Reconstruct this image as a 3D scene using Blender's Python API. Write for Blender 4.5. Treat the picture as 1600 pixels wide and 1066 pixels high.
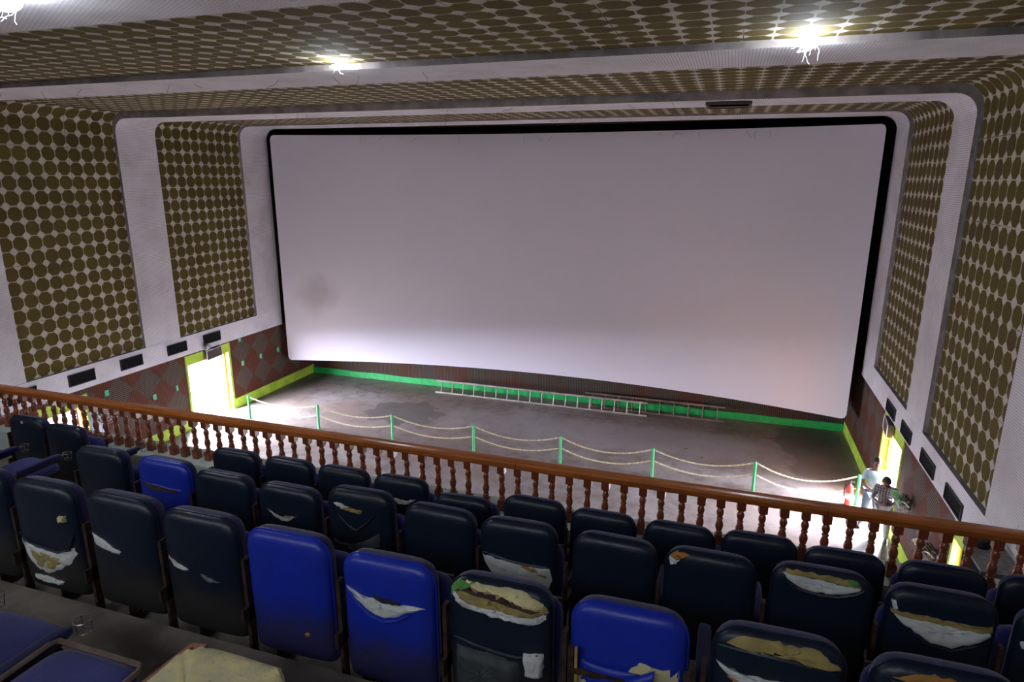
import bpy, math, random
from mathutils import Vector, Matrix
PI = math.pi
rnd = random.Random(7)
S = bpy.context.scene
COL = S.collection
for o in list(bpy.data.objects):
    bpy.data.objects.remove(o)

# ------------------------------------------------------------------ camera
cam = bpy.data.cameras.new('camera')
cam.sensor_fit = 'HORIZONTAL'; cam.sensor_width = 36.0
cam.lens = 36.0 * 1010.546 / 1600
cam.clip_start = 0.05; cam.clip_end = 300
camo = bpy.data.objects.new('camera', cam); COL.objects.link(camo)
r_ = Vector((0.949241, 0.314528, 0.003594)); u_ = Vector((-0.081167, 0.23389, 0.968869)); f_ = Vector((-0.303896, 0.919982, -0.247547))
camo.matrix_world = Matrix(((r_.x, u_.x, -f_.x, 0), (r_.y, u_.y, -f_.y, 0), (r_.z, u_.z, -f_.z, 0), (0, 0, 0, 1)))
S.camera = camo
S.view_settings.view_transform = 'Standard'; S.view_settings.look = 'None'
S.view_settings.exposure = 0.24; S.view_settings.gamma = 1.0; S.view_settings.use_curve_mapping = False

# ------------------------------------------------------------------ daylight outside + lamps
XL, XR = -15.95, 4.0            # faces of pilasters and white bands
FZ = -8.01                      # hall floor
W = bpy.data.worlds.new('daylight'); S.world = W; W.use_nodes = True
wb = W.node_tree.nodes['Background']
wb.inputs[0].default_value = (0.84, 0.88, 1.06, 1); wb.inputs[1].default_value = 150.0

def area(name, loc, rot, sx, sy, power=None, col=(1, 1, 1), portal=False):
    l = bpy.data.lights.new(name, 'AREA'); l.shape = 'RECTANGLE'; l.size = sx; l.size_y = sy
    l.energy = power or 1; l.color = col
    if portal: l.cycles.is_portal = True
    o = bpy.data.objects.new(name, l); o.location = loc; o.rotation_euler = rot; COL.objects.link(o); return o
DOORS_L = [(15.5, 17.36, -5.87), (10.75, 12.0, -5.98)]
DOORS_R = [(15.4, 17.2, -5.87), (10.8, 11.72, -5.9)]
SKY_W = [1500, 300]
for i, (a, b, zt) in enumerate(DOORS_L):
    area('door_daylight', (XL - 0.34, (a + b) / 2, (zt + FZ) / 2), (0, -PI / 2, 0), zt - FZ, b - a, portal=True)
for i, (a, b, zt) in enumerate(DOORS_R):
    area('door_daylight', (XR + 0.34, (a + b) / 2, (zt + FZ) / 2), (0, PI / 2, 0), zt - FZ, b - a, portal=True)
# bulbs of the ceiling lamps, then added fill lights that have no fixture
LAMPS = [((0.71, 8.93, 1.545), 34, 0.12), ((-5.62, 8.93, 1.555), 18, 0.12), ((-6.15, 4.5, 1.44), 34, 0.12)]
for p, e, rad in LAMPS:
    l = bpy.data.lights.new('bulb_light', 'POINT'); l.energy = e; l.color = (0.80, 0.88, 1.0); l.shadow_soft_size = rad
    o = bpy.data.objects.new('bulb_light', l); o.location = (p[0], p[1] - 0.24, p[2] - 0.12); COL.objects.link(o)
area('rear_hall_light', (-5.0, -2.2, 1.35), (math.radians(48), 0, 0), 12, 0.8, 150, (0.86, 0.9, 1.0))  # added unseen fill behind the camera, brightens the seat backs
area('lower_foyer_light', (-6.0, 2.0, -5.6), (math.radians(90), 0, 0), 16, 2.2, 150, (0.93, 0.93, 1.0))  # added unseen fill under the balcony, brightens floor and lower screen

# ------------------------------------------------------------------ materials
class M:
    def __init__(s, name, rough=0.7, metal=0.0, base=None, spec=None):
        s.m = bpy.data.materials.new(name); s.m.use_nodes = True
        s.nt = s.m.node_tree; s.b = s.nt.nodes['Principled BSDF']
        s.b.inputs['Roughness'].default_value = rough; s.b.inputs['Metallic'].default_value = metal
        if base: s.b.inputs['Base Color'].default_value = (*base, 1)
        if spec is not None: s.b.inputs['Specular IOR Level'].default_value = spec
    def n(s, t, **k):
        x = s.nt.nodes.new(t)
        for a, v in k.items(): setattr(x, a, v)
        return x
    def l(s, a, b): s.nt.links.new(a, b)
    def val(s, x):
        return x
    def math(s, op, a, b=None, c=None):
        x = s.n('ShaderNodeMath', operation=op)
        for i, v in enumerate((a, b, c)):
            if v is None: continue
            if hasattr(v, 'links'): s.l(v, x.inputs[i])
            else: x.inputs[i].default_value = v
        return x.outputs[0]
    def mix(s, fac, a, b):
        x = s.n('ShaderNodeMix', data_type='RGBA')
        for sock, v in ((x.inputs[0], fac), (x.inputs[6], a), (x.inputs[7], b)):
            if hasattr(v, 'links'): s.l(v, sock)
            elif isinstance(v, (int, float)): sock.default_value = v
            else: sock.default_value = (*v, 1)
        return x.outputs[2]
    def noise(s, scale, detail=3, vec=None, rough=0.55, dist=0):
        x = s.n('ShaderNodeTexNoise'); x.inputs['Scale'].default_value = scale; x.inputs['Detail'].default_value = detail
        x.inputs['Roughness'].default_value = rough; x.inputs['Distortion'].default_value = dist
        if vec is not None: s.l(vec, x.inputs['Vector'])
        return x.outputs['Fac']
    def ramp(s, fac, a, b):           # smoothstep a..b
        x = s.n('ShaderNodeMapRange', interpolation_type='SMOOTHSTEP')
        s.l(fac, x.inputs[0]); x.inputs[1].default_value = a; x.inputs[2].default_value = b
        return x.outputs[0]
    def obj(s): return s.n('ShaderNodeTexCoord').outputs['Object']
    def uv(s): return s.n('ShaderNodeTexCoord').outputs['UV']
    def sep(s, v):
        x = s.n('ShaderNodeSeparateXYZ'); s.l(v, x.inputs[0]); return x.outputs
    def comb(s, a, b, c=0):
        x = s.n('ShaderNodeCombineXYZ')
        for i, v in enumerate((a, b, c)):
            if hasattr(v, 'links'): s.l(v, x.inputs[i])
            else: x.inputs[i].default_value = v
        return x.outputs[0]
    def bump(s, h, dist=0.01, strength=1.0):
        x = s.n('ShaderNodeBump'); x.inputs['Distance'].default_value = dist; x.inputs['Strength'].default_value = strength
        s.l(h, x.inputs['Height']); s.l(x.outputs[0], s.b.inputs['Normal'])
    def color(s, c): s.l(c, s.b.inputs['Base Color'])

def simple(name, base, rough=0.6, metal=0.0, var=0.25, scale=12, spec=None):
    m = M(name, rough, metal, spec=spec)
    f = m.noise(scale, 4, m.obj())
    dark = tuple(c * (1 - var) for c in base); light = tuple(min(1, c * (1 + var)) for c in base)
    m.color(m.mix(m.ramp(f, 0.3, 0.7), dark, light))
    return m.m

CELL = 0.35
def mat_octagon():
    m = M('octagon acoustic tile', 0.9, spec=0.2)
    o = m.sep(m.uv())
    u = m.math('DIVIDE', o[0], CELL); v = m.math('DIVIDE', o[1], CELL)
    tw = m.n('ShaderNodeTexWhiteNoise', noise_dimensions='3D'); m.l(m.comb(m.math('FLOOR', m.math('DIVIDE', u, 2.0)), m.math('FLOOR', m.math('DIVIDE', v, 2.0))), tw.inputs['Vector'])
    ts = m.sep(tw.outputs['Color'])
    ju = m.math('MULTIPLY', m.math('SUBTRACT', ts[0], 0.5), 0.07); jv = m.math('MULTIPLY', m.math('SUBTRACT', ts[1], 0.5), 0.07)
    au = m.math('SUBTRACT', m.math('ADD', m.math('FRACT', u), ju), 0.5); bv = m.math('SUBTRACT', m.math('ADD', m.math('FRACT', v), jv), 0.5)
    a = m.math('ABSOLUTE', au); b = m.math('ABSOLUTE', bv)
    ang = m.math('ARCTAN2', bv, au)
    rib = m.math('SINE', m.math('MULTIPLY', ang, 24.0))
    d = m.math('MAXIMUM', m.math('MAXIMUM', a, b), m.math('MULTIPLY', m.math('ADD', a, b), 0.7071 * 0.99))
    nz = m.noise(9, 2, m.uv())
    d = m.math('ADD', d, m.math('MULTIPLY', m.math('SUBTRACT', nz, 0.5), 0.03))
    mask = m.math('SUBTRACT', 1.0, m.ramp(d, 0.462, 0.478))
    cell = m.comb(m.math('FLOOR', u), m.math('FLOOR', v))
    wn = m.n('ShaderNodeTexWhiteNoise', noise_dimensions='3D'); m.l(cell, wn.inputs['Vector'])
    big = m.noise(0.55, 3, m.uv())
    fine = m.noise(14, 4, m.uv(), 0.7)
    t = m.math('ADD', m.math('MULTIPLY', wn.outputs[0], 0.45), m.math('MULTIPLY', big, 0.6))
    ol = m.mix(t, (0.175, 0.138, 0.020), (0.105, 0.066, 0.025))
    ol = m.mix(m.math('MULTIPLY', fine, 0.6), ol, (0.07, 0.057, 0.020))
    # pale ground, seams every second tile
    ol = m.mix(m.math('MULTIPLY', m.math('GREATER_THAN', rib, 0.3), 0.22), ol, (0.05, 0.04, 0.012))
    c1 = m.math('SUBTRACT', 0.5, a); c2 = m.math('SUBTRACT', 0.5, b)
    cr = m.math('SQRT', m.math('ADD', m.math('MULTIPLY', c1, c1), m.math('MULTIPLY', c2, c2)))
    pale = m.mix(m.ramp(cr, 0.2, 0.23), (0.64, 0.60, 0.54), (0.54, 0.48, 0.40))
    pale = m.mix(m.math('MULTIPLY', big, 0.35), pale, (0.25, 0.21, 0.17))
    su = m.math('FRACT', m.math('DIVIDE', o[0], CELL * 2)); su = m.math('MINIMUM', su, m.math('SUBTRACT', 1.0, su))
    sv = m.math('FRACT', m.math('DIVIDE', o[1], CELL * 4)); sv = m.math('MINIMUM', sv, m.math('SUBTRACT', 1.0, sv))
    se = m.math('MAXIMUM', m.math('LESS_THAN', su, 0.007), m.math('LESS_THAN', sv, 0.004))
    pale = m.mix(m.math('MULTIPLY', se, m.ramp(big, 0.4, 0.6)), pale, (0.07, 0.055, 0.04))
    m.color(m.mix(mask, pale, ol))
    m.bump(m.math('ADD', mask, m.math('MULTIPLY', fine, 0.5)), 0.012, 0.7)
    return m.m
def mat_white_tile(name='white perforated acoustic board', pu=0.05, pv=0.042):
    m = M(name, 0.85, spec=0.25)
    o = m.sep(m.uv())
    v = m.math('DIVIDE', o[1], pv); row = m.math('FLOOR', v)
    u = m.math('ADD', m.math('DIVIDE', o[0], pu), m.math('MULTIPLY', row, 0.5))
    fu = m.math('ABSOLUTE', m.math('SUBTRACT', m.math('FRACT', u), 0.5)); fv = m.math('ABSOLUTE', m.math('SUBTRACT', m.math('FRACT', v), 0.5))
    dot = m.math('MULTIPLY', m.math('LESS_THAN', fu, 0.33), m.math('LESS_THAN', fv, 0.14))
    dirt = m.noise(0.9, 5, m.uv(), 0.6); d2 = m.noise(5, 4, m.uv(), 0.65)
    base = m.mix(m.ramp(dirt, 0.35, 0.75), (0.90, 0.865, 0.91), (0.72, 0.68, 0.70))
    base = m.mix(m.math('MULTIPLY', m.ramp(d2, 0.62, 0.8), 0.5), base, (0.24, 0.2, 0.18))
    m.color(m.mix(m.math('MULTIPLY', dot, 0.55), base, (0.10, 0.085, 0.09)))
    m.bump(dot, 0.01, -0.6)
    return m.m
def mat_diamond():
    m = M('diamond slatted board', 0.75, spec=0.2)
    o = m.sep(m.uv())
    du = m.math('SUBTRACT', o[0], 18.0); dv = m.math('ADD', o[1], 6.03)
    s = m.math('FLOOR', m.math('ADD', m.math('ADD', du, dv), 0.5)); t = m.math('FLOOR', m.math('ADD', m.math('SUBTRACT', du, dv), 0.5))
    par = m.math('FLOORED_MODULO', m.math('ADD', s, t), 2.0)     # 0 grey, 1 red
    su = m.math('ABSOLUTE', m.math('SUBTRACT', m.math('FRACT', m.math('DIVIDE', o[0], 0.055)), 0.5))
    sv = m.math('ABSOLUTE', m.math('SUBTRACT', m.math('FRACT', m.math('DIVIDE', o[1], 0.055)), 0.5))
    st = m.n('ShaderNodeMix'); m.l(par, st.inputs[0]); m.l(sv, st.inputs[2]); m.l(su, st.inputs[3])
    gap = m.ramp(st.outputs[0], 0.26, 0.36)
    nz = m.noise(2.2, 4, m.uv()); nf = m.noise(22, 3, m.uv())
    red = m.mix(nf, (0.21, 0.052, 0.024), (0.12, 0.034, 0.018))
    gr = m.mix(nf, (0.17, 0.13, 0.10), (0.105, 0.08, 0.062))
    c = m.mix(par, gr, red)
    c = m.mix(m.math('MULTIPLY', nz, 0.5), c, (0.06, 0.035, 0.025))
    m.color(m.mix(gap, c, (0.022, 0.014, 0.011)))
    m.bump(gap, 0.012, -0.8)
    return m.m
def mat_floor():
    m = M('worn concrete floor', 0.6, spec=0.35)
    ob = m.obj(); o = m.sep(ob)
    n1 = m.noise(0.35, 5, ob, 0.6, 0.6); n2 = m.noise(2.2, 6, ob, 0.7); n3 = m.noise(30, 3, ob)
    c = m.mix(m.ramp(n1, 0.35, 0.65), (0.29, 0.215, 0.185), (0.39, 0.345, 0.335))
    c = m.mix(m.math('MULTIPLY', m.ramp(n2, 0.42, 0.68), 0.65), c, (0.13, 0.105, 0.09))
    c = m.mix(m.math('MULTIPLY', n3, 0.25), c, (0.14, 0.12, 0.11))
    # mended patch and dark margin, pale crescent near the screen
    def blob(cx, cy, rx, ry, wob):
        dx = m.math('DIVIDE', m.math('SUBTRACT', o[0], cx), rx); dy = m.math('DIVIDE', m.math('SUBTRACT', o[1], cy), ry)
        d = m.math('SQRT', m.math('ADD', m.math('MULTIPLY', dx, dx), m.math('MULTIPLY', dy, dy)))
        return m.math('ADD', d, m.math('MULTIPLY', m.math('SUBTRACT', m.noise(wob, 3, ob), 0.5), 1.1))
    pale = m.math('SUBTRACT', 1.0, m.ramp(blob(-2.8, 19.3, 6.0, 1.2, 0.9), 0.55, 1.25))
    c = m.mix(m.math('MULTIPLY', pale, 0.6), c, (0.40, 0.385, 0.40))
    p1 = m.math('SUBTRACT', 1.0, m.ramp(blob(-10.2, 19.0, 1.55, 1.25, 1.6), 0.85, 0.9))
    c = m.mix(m.math('MULTIPLY', p1, 0.75), c, (0.115, 0.10, 0.092))
    p2 = m.math('SUBTRACT', 1.0, m.ramp(blob(3.2, 20.2, 1.4, 2.4, 0.9), 0.8, 1.0))
    c = m.mix(m.math('MULTIPLY', p2, 0.7), c, (0.10, 0.09, 0.085))
    edge = m.math('SUBTRACT', 1.0, m.ramp(m.math('ADD', o[0], m.math('MULTIPLY', n2, 0.5)), -15.0, -14.6))
    c = m.mix(m.math('MULTIPLY', edge, 0.55), c, (0.12, 0.11, 0.105))
    # joint lines of the slab margin before the screen wall
    ln = m.math('LESS_THAN', m.math('ABSOLUTE', m.math('SUBTRACT', o[1], 20.95)), 0.015)
    fx = m.math('LESS_THAN', m.math('ABSOLUTE', m.math('SUBTRACT', m.math('FRACT', m.math('DIVIDE', o[0], 0.45)), 0.5)), 0.03)
    ln = m.math('MAXIMUM', ln, m.math('MULTIPLY', fx, m.math('MULTIPLY', m.math('GREATER_THAN', o[1], 20.62), m.math('LESS_THAN', o[1], 20.95))))
    ln2 = m.math('LESS_THAN', m.math('ABSOLUTE', m.math('SUBTRACT', o[1], 20.62)), 0.012)
    c = m.mix(m.math('MULTIPLY', m.math('MAXIMUM', ln, ln2), 0.6), c, (0.10, 0.09, 0.085))
    cr = m.ramp(m.noise(3.5, 2, ob), 0.72, 0.74)
    c = m.mix(m.math('MULTIPLY', cr, 0.6), c, (0.05, 0.045, 0.04))
    m.color(c); m.bump(n2, 0.01, 0.3)
    m.l(m.mix(m.ramp(n1, 0.3, 0.7), (0.38, 0.38, 0.38), (0.62, 0.62, 0.62)), m.b.inputs['Roughness'])
    return m.m
def mat_vinyl(name, c1, c2, dirt, lo=0.05, hi=0.45):
    m = M(name, 0.38, spec=0.5)
    ob = m.obj(); o = m.sep(ob)
    inf = m.n('ShaderNodeObjectInfo').outputs['Random']
    vec = m.n('ShaderNodeVectorMath', operation='ADD'); m.l(ob, vec.inputs[0])
    m.l(m.comb(m.math('MULTIPLY', inf, 37.0), m.math('MULTIPLY', inf, 11.0), 0), vec.inputs[1]); v = vec.outputs[0]
    n1 = m.noise(5, 4, v, 0.6); n2 = m.noise(40, 3, v)
    c = m.mix(n1, c1, c2)
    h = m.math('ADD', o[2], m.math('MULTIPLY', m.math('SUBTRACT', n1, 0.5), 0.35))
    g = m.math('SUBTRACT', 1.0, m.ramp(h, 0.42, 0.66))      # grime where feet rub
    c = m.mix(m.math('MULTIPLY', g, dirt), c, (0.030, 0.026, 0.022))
    c = m.mix(m.math('MULTIPLY', m.ramp(n2, 0.68, 0.8), 0.25), c, (0.12, 0.12, 0.13))
    m.color(c)
    m.l(m.math('ADD', 0.22, m.math('MULTIPLY', m.math('MAXIMUM', g, n1), 0.35)), m.b.inputs['Roughness'])
    m.bump(m.math('ADD', n1, m.math('MULTIPLY', n2, 0.1)), 0.012, 0.5)
    return m.m
def mat_fabric(name, c):
    m = M(name, 0.92, spec=0.1)
    n = m.noise(90, 2, m.obj()); n1 = m.noise(6, 3, m.obj())
    m.color(m.mix(m.math('MULTIPLY', m.math('ADD', n, n1), 0.5), tuple(x * 0.55 for x in c), tuple(x * 1.4 for x in c)))
    m.b.inputs['Sheen Weight'].default_value = 0.25
    m.bump(n, 0.004, 0.4)
    return m.m
def mat_foam(name, c1, c2, c3=(0.12, 0.09, 0.05)):
    m = M(name, 0.95, spec=0.1)
    n = m.noise(9, 4, m.obj()); n2 = m.noise(26, 4, m.obj(), 0.7)
    c = m.mix(m.ramp(n, 0.35, 0.65), c1, c2)
    m.color(m.mix(m.math('MULTIPLY', m.ramp(n2, 0.58, 0.75), 0.8), c, c3))
    m.bump(n2, 0.01, 0.6)
    return m.m
def mat_wood(name, c1, c2, axis=0, rough=0.28):
    m = M(name, rough, spec=0.5)
    ob = m.obj(); mp = m.n('ShaderNodeMapping'); m.l(ob, mp.inputs[0])
    sc = [14, 14, 14]; sc[axis] = 1.1; mp.inputs['Scale'].default_value = sc
    n = m.noise(1.5, 5, mp.outputs[0], 0.6, 0.8); n2 = m.noise(0.9, 2, ob)
    c = m.mix(m.ramp(n, 0.3, 0.7), c1, c2)
    m.color(m.mix(m.math('MULTIPLY', n2, 0.6), c, tuple(x * 0.45 for x in c2)))
    m.b.inputs['Coat Weight'].default_value = 0.5; m.b.inputs['Coat Roughness'].default_value = 0.15
    return m.m
def mat_emit(name, c, e):
    m = M(name, 0.5); m.b.inputs['Emission Color'].default_value = (*c, 1); m.b.inputs['Emission Strength'].default_value = e
    m.b.inputs['Base Color'].default_value = (*c, 1); return m.m
def mat_screen():
    m = M('perforated screen cloth', 0.8, spec=0.15)
    o = m.sep(m.obj()); n = m.noise(0.5, 3, m.obj()); n2 = m.noise(60, 2, m.obj())
    c = m.mix(n, (0.81, 0.755, 0.85), (0.76, 0.705, 0.79))
    # smudge near the lower left edge
    dx = m.math('ADD', o[0], 14.4); dz = m.math('ADD', o[2], 4.35)
    d = m.math('SQRT', m.math('ADD', m.math('MULTIPLY', dx, dx), m.math('MULTIPLY', dz, dz)))
    d = m.math('ADD', d, m.math('MULTIPLY', m.noise(1.3, 3, m.obj()), 0.9))
    c = m.mix(m.math('MULTIPLY', m.math('SUBTRACT', 1.0, m.ramp(d, 0.5, 1.5)), 0.45), c, (0.30, 0.25, 0.25))
    c = m.mix(m.math('MULTIPLY', n2, 0.12), c, (0.4, 0.37, 0.4))
    m.color(c); return m.m

OCT = mat_octagon(); WT = mat_white_tile(); DIA = mat_diamond(); FLOOR = mat_floor(); SCREEN = mat_screen()
LIME = simple('lime green paint', (0.40, 0.56, 0.05), 0.55, var=0.18, scale=2)
GREEN = simple('emerald green paint', (0.012, 0.34, 0.08), 0.45, var=0.15, scale=5)
def mat_slats():
    m = M('brown vertical slats', 0.75, spec=0.2)
    ob = m.obj(); o = m.sep(ob)
    s_ = m.math('ABSOLUTE', m.math('SUBTRACT', m.math('FRACT', m.math('DIVIDE', o[0], 0.06)), 0.5))
    big = m.ramp(m.noise(0.9, 3, ob), 0.42, 0.58)
    c = m.mix(big, (0.10, 0.040, 0.025), (0.075, 0.058, 0.045))
    m.color(m.mix(m.ramp(s_, 0.26, 0.36), c, (0.016, 0.010, 0.008))); m.bump(m.ramp(s_, 0.26, 0.36), 0.012, -0.8)
    return m.m
SLATS = mat_slats()
MINT = simple('mint green sticker', (0.10, 0.46, 0.24), 0.5)
DARK = simple('dark brown shroud cloth', (0.030, 0.022, 0.019), 0.9, var=0.4, scale=3, spec=0.1)
GREYP = simple('grey dusty plaster', (0.30, 0.26, 0.25), 0.9, var=0.3, scale=3)
STRIPG = simple('grey painted edge strip', (0.24, 0.24, 0.27), 0.6, var=0.3, scale=4)
CONC = simple('dark cement screed', (0.19, 0.165, 0.135), 0.85, var=0.35, scale=4)
KERB = simple('pale mint plaster kerb', (0.55, 0.66, 0.60), 0.7, var=0.15, scale=6)
RAILW = mat_wood('varnished teak handrail', (0.72, 0.225, 0.040), (0.44, 0.115, 0.020), 0)
BALW = mat_wood('varnished turned baluster wood', (0.40, 0.10, 0.035), (0.26, 0.055, 0.02), 2)
NAVY = mat_vinyl('navy vinyl', (0.008, 0.018, 0.040), (0.004, 0.009, 0.022), 0.85)
ROYAL = mat_vinyl('royal blue vinyl', (0.012, 0.038, 0.50), (0.008, 0.025, 0.32), 0.8)
FAB = mat_fabric('violet navy plush', (0.014, 0.015, 0.085))
FAB2 = mat_fabric('blue violet plush', (0.040, 0.045, 0.20))
IRON = simple('rusty brown iron', (0.055, 0.030, 0.022), 0.65, 0.3, var=0.5, scale=20)
BLACKM = simple('black iron', (0.015, 0.015, 0.017), 0.5, 0.4)
WIRE = simple('bare wire', (0.35, 0.35, 0.36), 0.35, 0.9)
WFOAM = mat_foam('white padding', (0.72, 0.76, 0.75), (0.60, 0.62, 0.60), (0.30, 0.27, 0.2))
YFOAM = mat_foam('yellow foam', (0.42, 0.33, 0.12), (0.30, 0.24, 0.10))
PFOAM = mat_foam('pale yellow foam', (0.76, 0.68, 0.34), (0.58, 0.55, 0.34), (0.30, 0.27, 0.19))
OFOAM = mat_foam('orange foam', (0.50, 0.20, 0.05), (0.32, 0.2, 0.06))
GFOAM = mat_foam('green foam rag', (0.10, 0.32, 0.08), (0.16, 0.4, 0.12))
PEACH = mat_fabric('peach lining cloth', (0.35, 0.16, 0.09))
CHAIN = simple('cream plastic chain', (0.78, 0.70, 0.46), 0.45)
GRILLE = simple('black speaker cloth', (0.010, 0.010, 0.011), 0.95, var=0.5, scale=30, spec=0.1)
ALU = simple('weathered aluminium', (0.36, 0.31, 0.28), 0.55, 0.3, var=0.25, scale=3)
LADW = simple('weathered brown ladder wood', (0.17, 0.115, 0.085), 0.7, var=0.3, scale=3)
ORANGE = simple('orange varnished door wood', (0.55, 0.20, 0.035), 0.4)
CREAMD = simple('cream door paint', (0.75, 0.68, 0.48), 0.5)
BULB = mat_emit('lit bulb glass', (0.85, 0.92, 1.0), 60)
COB = simple('dusty cobweb thread', (0.75, 0.75, 0.78), 0.8)
COBD = simple('sooty cobweb thread', (0.05, 0.04, 0.04), 0.9)
RED = simple('red cylinder paint', (0.45, 0.02, 0.015), 0.35)
SKIN = simple('brown skin', (0.17, 0.075, 0.042), 0.5, var=0.12, scale=20)
HAIR = simple('black hair', (0.010, 0.008, 0.007), 0.6)
SHIRT = simple('pale blue cotton shirt', (0.42, 0.56, 0.62), 0.85, var=0.12, scale=25)
JEANS = simple('grey blue jeans', (0.10, 0.13, 0.16), 0.85, var=0.25, scale=25)
TROU = simple('off white trousers', (0.50, 0.49, 0.48), 0.85)
CONCP = simple('pale outdoor concrete', (0.16, 0.14, 0.12), 0.8)
BLUEP = simple('navy blue door paint', (0.02, 0.045, 0.13), 0.5)
WHITEP = simple('white paint', (0.8, 0.8, 0.8), 0.5, var=0.05)
def mat_check():
    m = M('dark checked shirt', 0.85); o = m.sep(m.obj())
    f = m.math('MULTIPLY', m.math('GREATER_THAN', m.math('FRACT', m.math('MULTIPLY', o[0], 18.0)), 0.6), 1.0)
    g = m.math('GREATER_THAN', m.math('FRACT', m.math('MULTIPLY', o[2], 18.0)), 0.6)
    m.color(m.mix(m.math('MULTIPLY', m.math('ADD', f, g), 0.5), (0.06, 0.05, 0.045), (0.30, 0.27, 0.25))); return m.m
CHECK = mat_check()

# ------------------------------------------------------------------ mesh helpers
class MB:
    def __init__(s): s.v = []; s.f = []; s.m = []; s.uv = {}; s.k = 0
    def face(s, idx, uv=None):
        if uv: s.uv[len(s.f)] = uv
        s.f.append(tuple(idx)); s.m.append(s.k)
    def quad(s, pts, uv=None):
        b = len(s.v); s.v += [tuple(p) for p in pts]; s.face(range(b, b + len(pts)), uv)
    def box(s, x0, x1, y0, y1, z0, z1, ax=None):
        """box; ax chooses how UV metres are laid ('x' walls facing x use u=y,v=z)"""
        P = [(x0, y0, z0), (x1, y0, z0), (x1, y1, z0), (x0, y1, z0), (x0, y0, z1), (x1, y0, z1), (x1, y1, z1), (x0, y1, z1)]
        b = len(s.v); s.v += P
        for q, pr in (((0, 3, 2, 1), 'z'), ((4, 5, 6, 7), 'z'), ((0, 1, 5, 4), 'y'), ((1, 2, 6, 5), 'x'), ((2, 3, 7, 6), 'y'), ((3, 0, 4, 7), 'x')):
            uv = [((P[i][1], P[i][2]) if pr == 'x' else (P[i][0], P[i][2]) if pr == 'y' else (P[i][1], P[i][0])) for i in q]
            s.face([b + i for i in q], uv)
    def obox(s, c, h, R=None):
        b = len(s.v); R = R or Matrix.Identity(3); c = Vector(c)
        for k in range(8):
            p = Vector((h[0] * (1 if k & 1 else -1), h[1] * (1 if k & 2 else -1), h[2] * (1 if k & 4 else -1)))
            s.v.append(tuple(c + R @ p))
        for q in ((0, 2, 3, 1), (4, 5, 7, 6), (0, 1, 5, 4), (1, 3, 7, 5), (3, 2, 6, 7), (2, 0, 4, 6)): s.face([b + i for i in q])
    def tube(s, pts, r, n=6, closed=False, rad=None):
        pts = [Vector(p) for p in pts]; N = len(pts); b = len(s.v); prev = None
        for i, p in enumerate(pts):
            if closed: d = pts[(i + 1) % N] - pts[i - 1]
            else: d = pts[min(i + 1, N - 1)] - pts[max(i - 1, 0)]
            d.normalize()
            if prev is None:
                a = Vector((0, 0, 1)) if abs(d.z) < 0.9 else Vector((1, 0, 0)); x = d.cross(a).normalized()
            else: x = (prev - d * prev.dot(d)).normalized()
            prev = x; y = d.cross(x); rr = rad[i] if rad else r
            for k in range(n):
                t = 2 * PI * k / n; s.v.append(tuple(p + x * math.cos(t) * rr + y * math.sin(t) * rr))
        for i in range(N if closed else N - 1):
            for k in range(n):
                a0 = b + i * n + k; a1 = b + i * n + (k + 1) % n; j = (i + 1) % N
                s.face((a0, a1, b + j * n + (k + 1) % n, b + j * n + k))
        if not closed:
            s.face([b + k for k in range(n)][::-1]); s.face([b + (N - 1) * n + k for k in range(n)])
    def lathe(s, prof, c=(0, 0, 0), n=12, R=None):
        b = len(s.v); c = Vector(c)
        for r, z in prof:
            for k in range(n):
                t = 2 * PI * k / n; p = Vector((r * math.cos(t), r * math.sin(t), z)); s.v.append(tuple(c + (R @ p if R else p)))
        for i in range(len(prof) - 1):
            for k in range(n): s.face((b + i * n + k, b + i * n + (k + 1) % n, b + (i + 1) * n + (k + 1) % n, b + (i + 1) * n + k))
        s.face([b + k for k in range(n)][::-1]); s.face([b + (len(prof) - 1) * n + k for k in range(n)])
    def prism(s, poly, y0, y1, plane='xz'):
        """poly in (x,z) extruded along y"""
        b = len(s.v); n = len(poly)
        for y in (y0, y1):
            for p in poly: s.v.append((p[0], y, p[1]) if plane == 'xz' else (p[0], p[1], y) if plane == 'xy' else (y, p[0], p[1]))
        s.face([b + i for i in range(n)], [poly[i] for i in range(n)]); s.face([b + n + i for i in range(n)][::-1], [poly[i] for i in range(n)][::-1])
        for i in range(n): j = (i + 1) % n; s.face((b + i, b + n + i, b + n + j, b + j))
    def grid(s, fn, nu, nv, uvf=None, flip=False):
        b = len(s.v)
        for j in range(nv + 1):
            for i in range(nu + 1): s.v.append(tuple(fn(i / nu, j / nv)))
        for j in range(nv):
            for i in range(nu):
                q = [b + j * (nu + 1) + i, b + j * (nu + 1) + i + 1, b + (j + 1) * (nu + 1) + i + 1, b + (j + 1) * (nu + 1) + i]
                c = [(i / nu, j / nv), ((i + 1) / nu, j / nv), ((i + 1) / nu, (j + 1) / nv), (i / nu, (j + 1) / nv)]
                if flip: q = q[::-1]; c = c[::-1]
                s.face(q, [uvf(*k) for k in c] if uvf else None)
    def merge(s, data, off=(0, 0, 0)):
        b = len(s.v); s.v += [(p[0] + off[0], p[1] + off[1], p[2] + off[2]) for p in data[0]]
        for f in data[1]: s.face([b + i for i in f])
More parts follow.
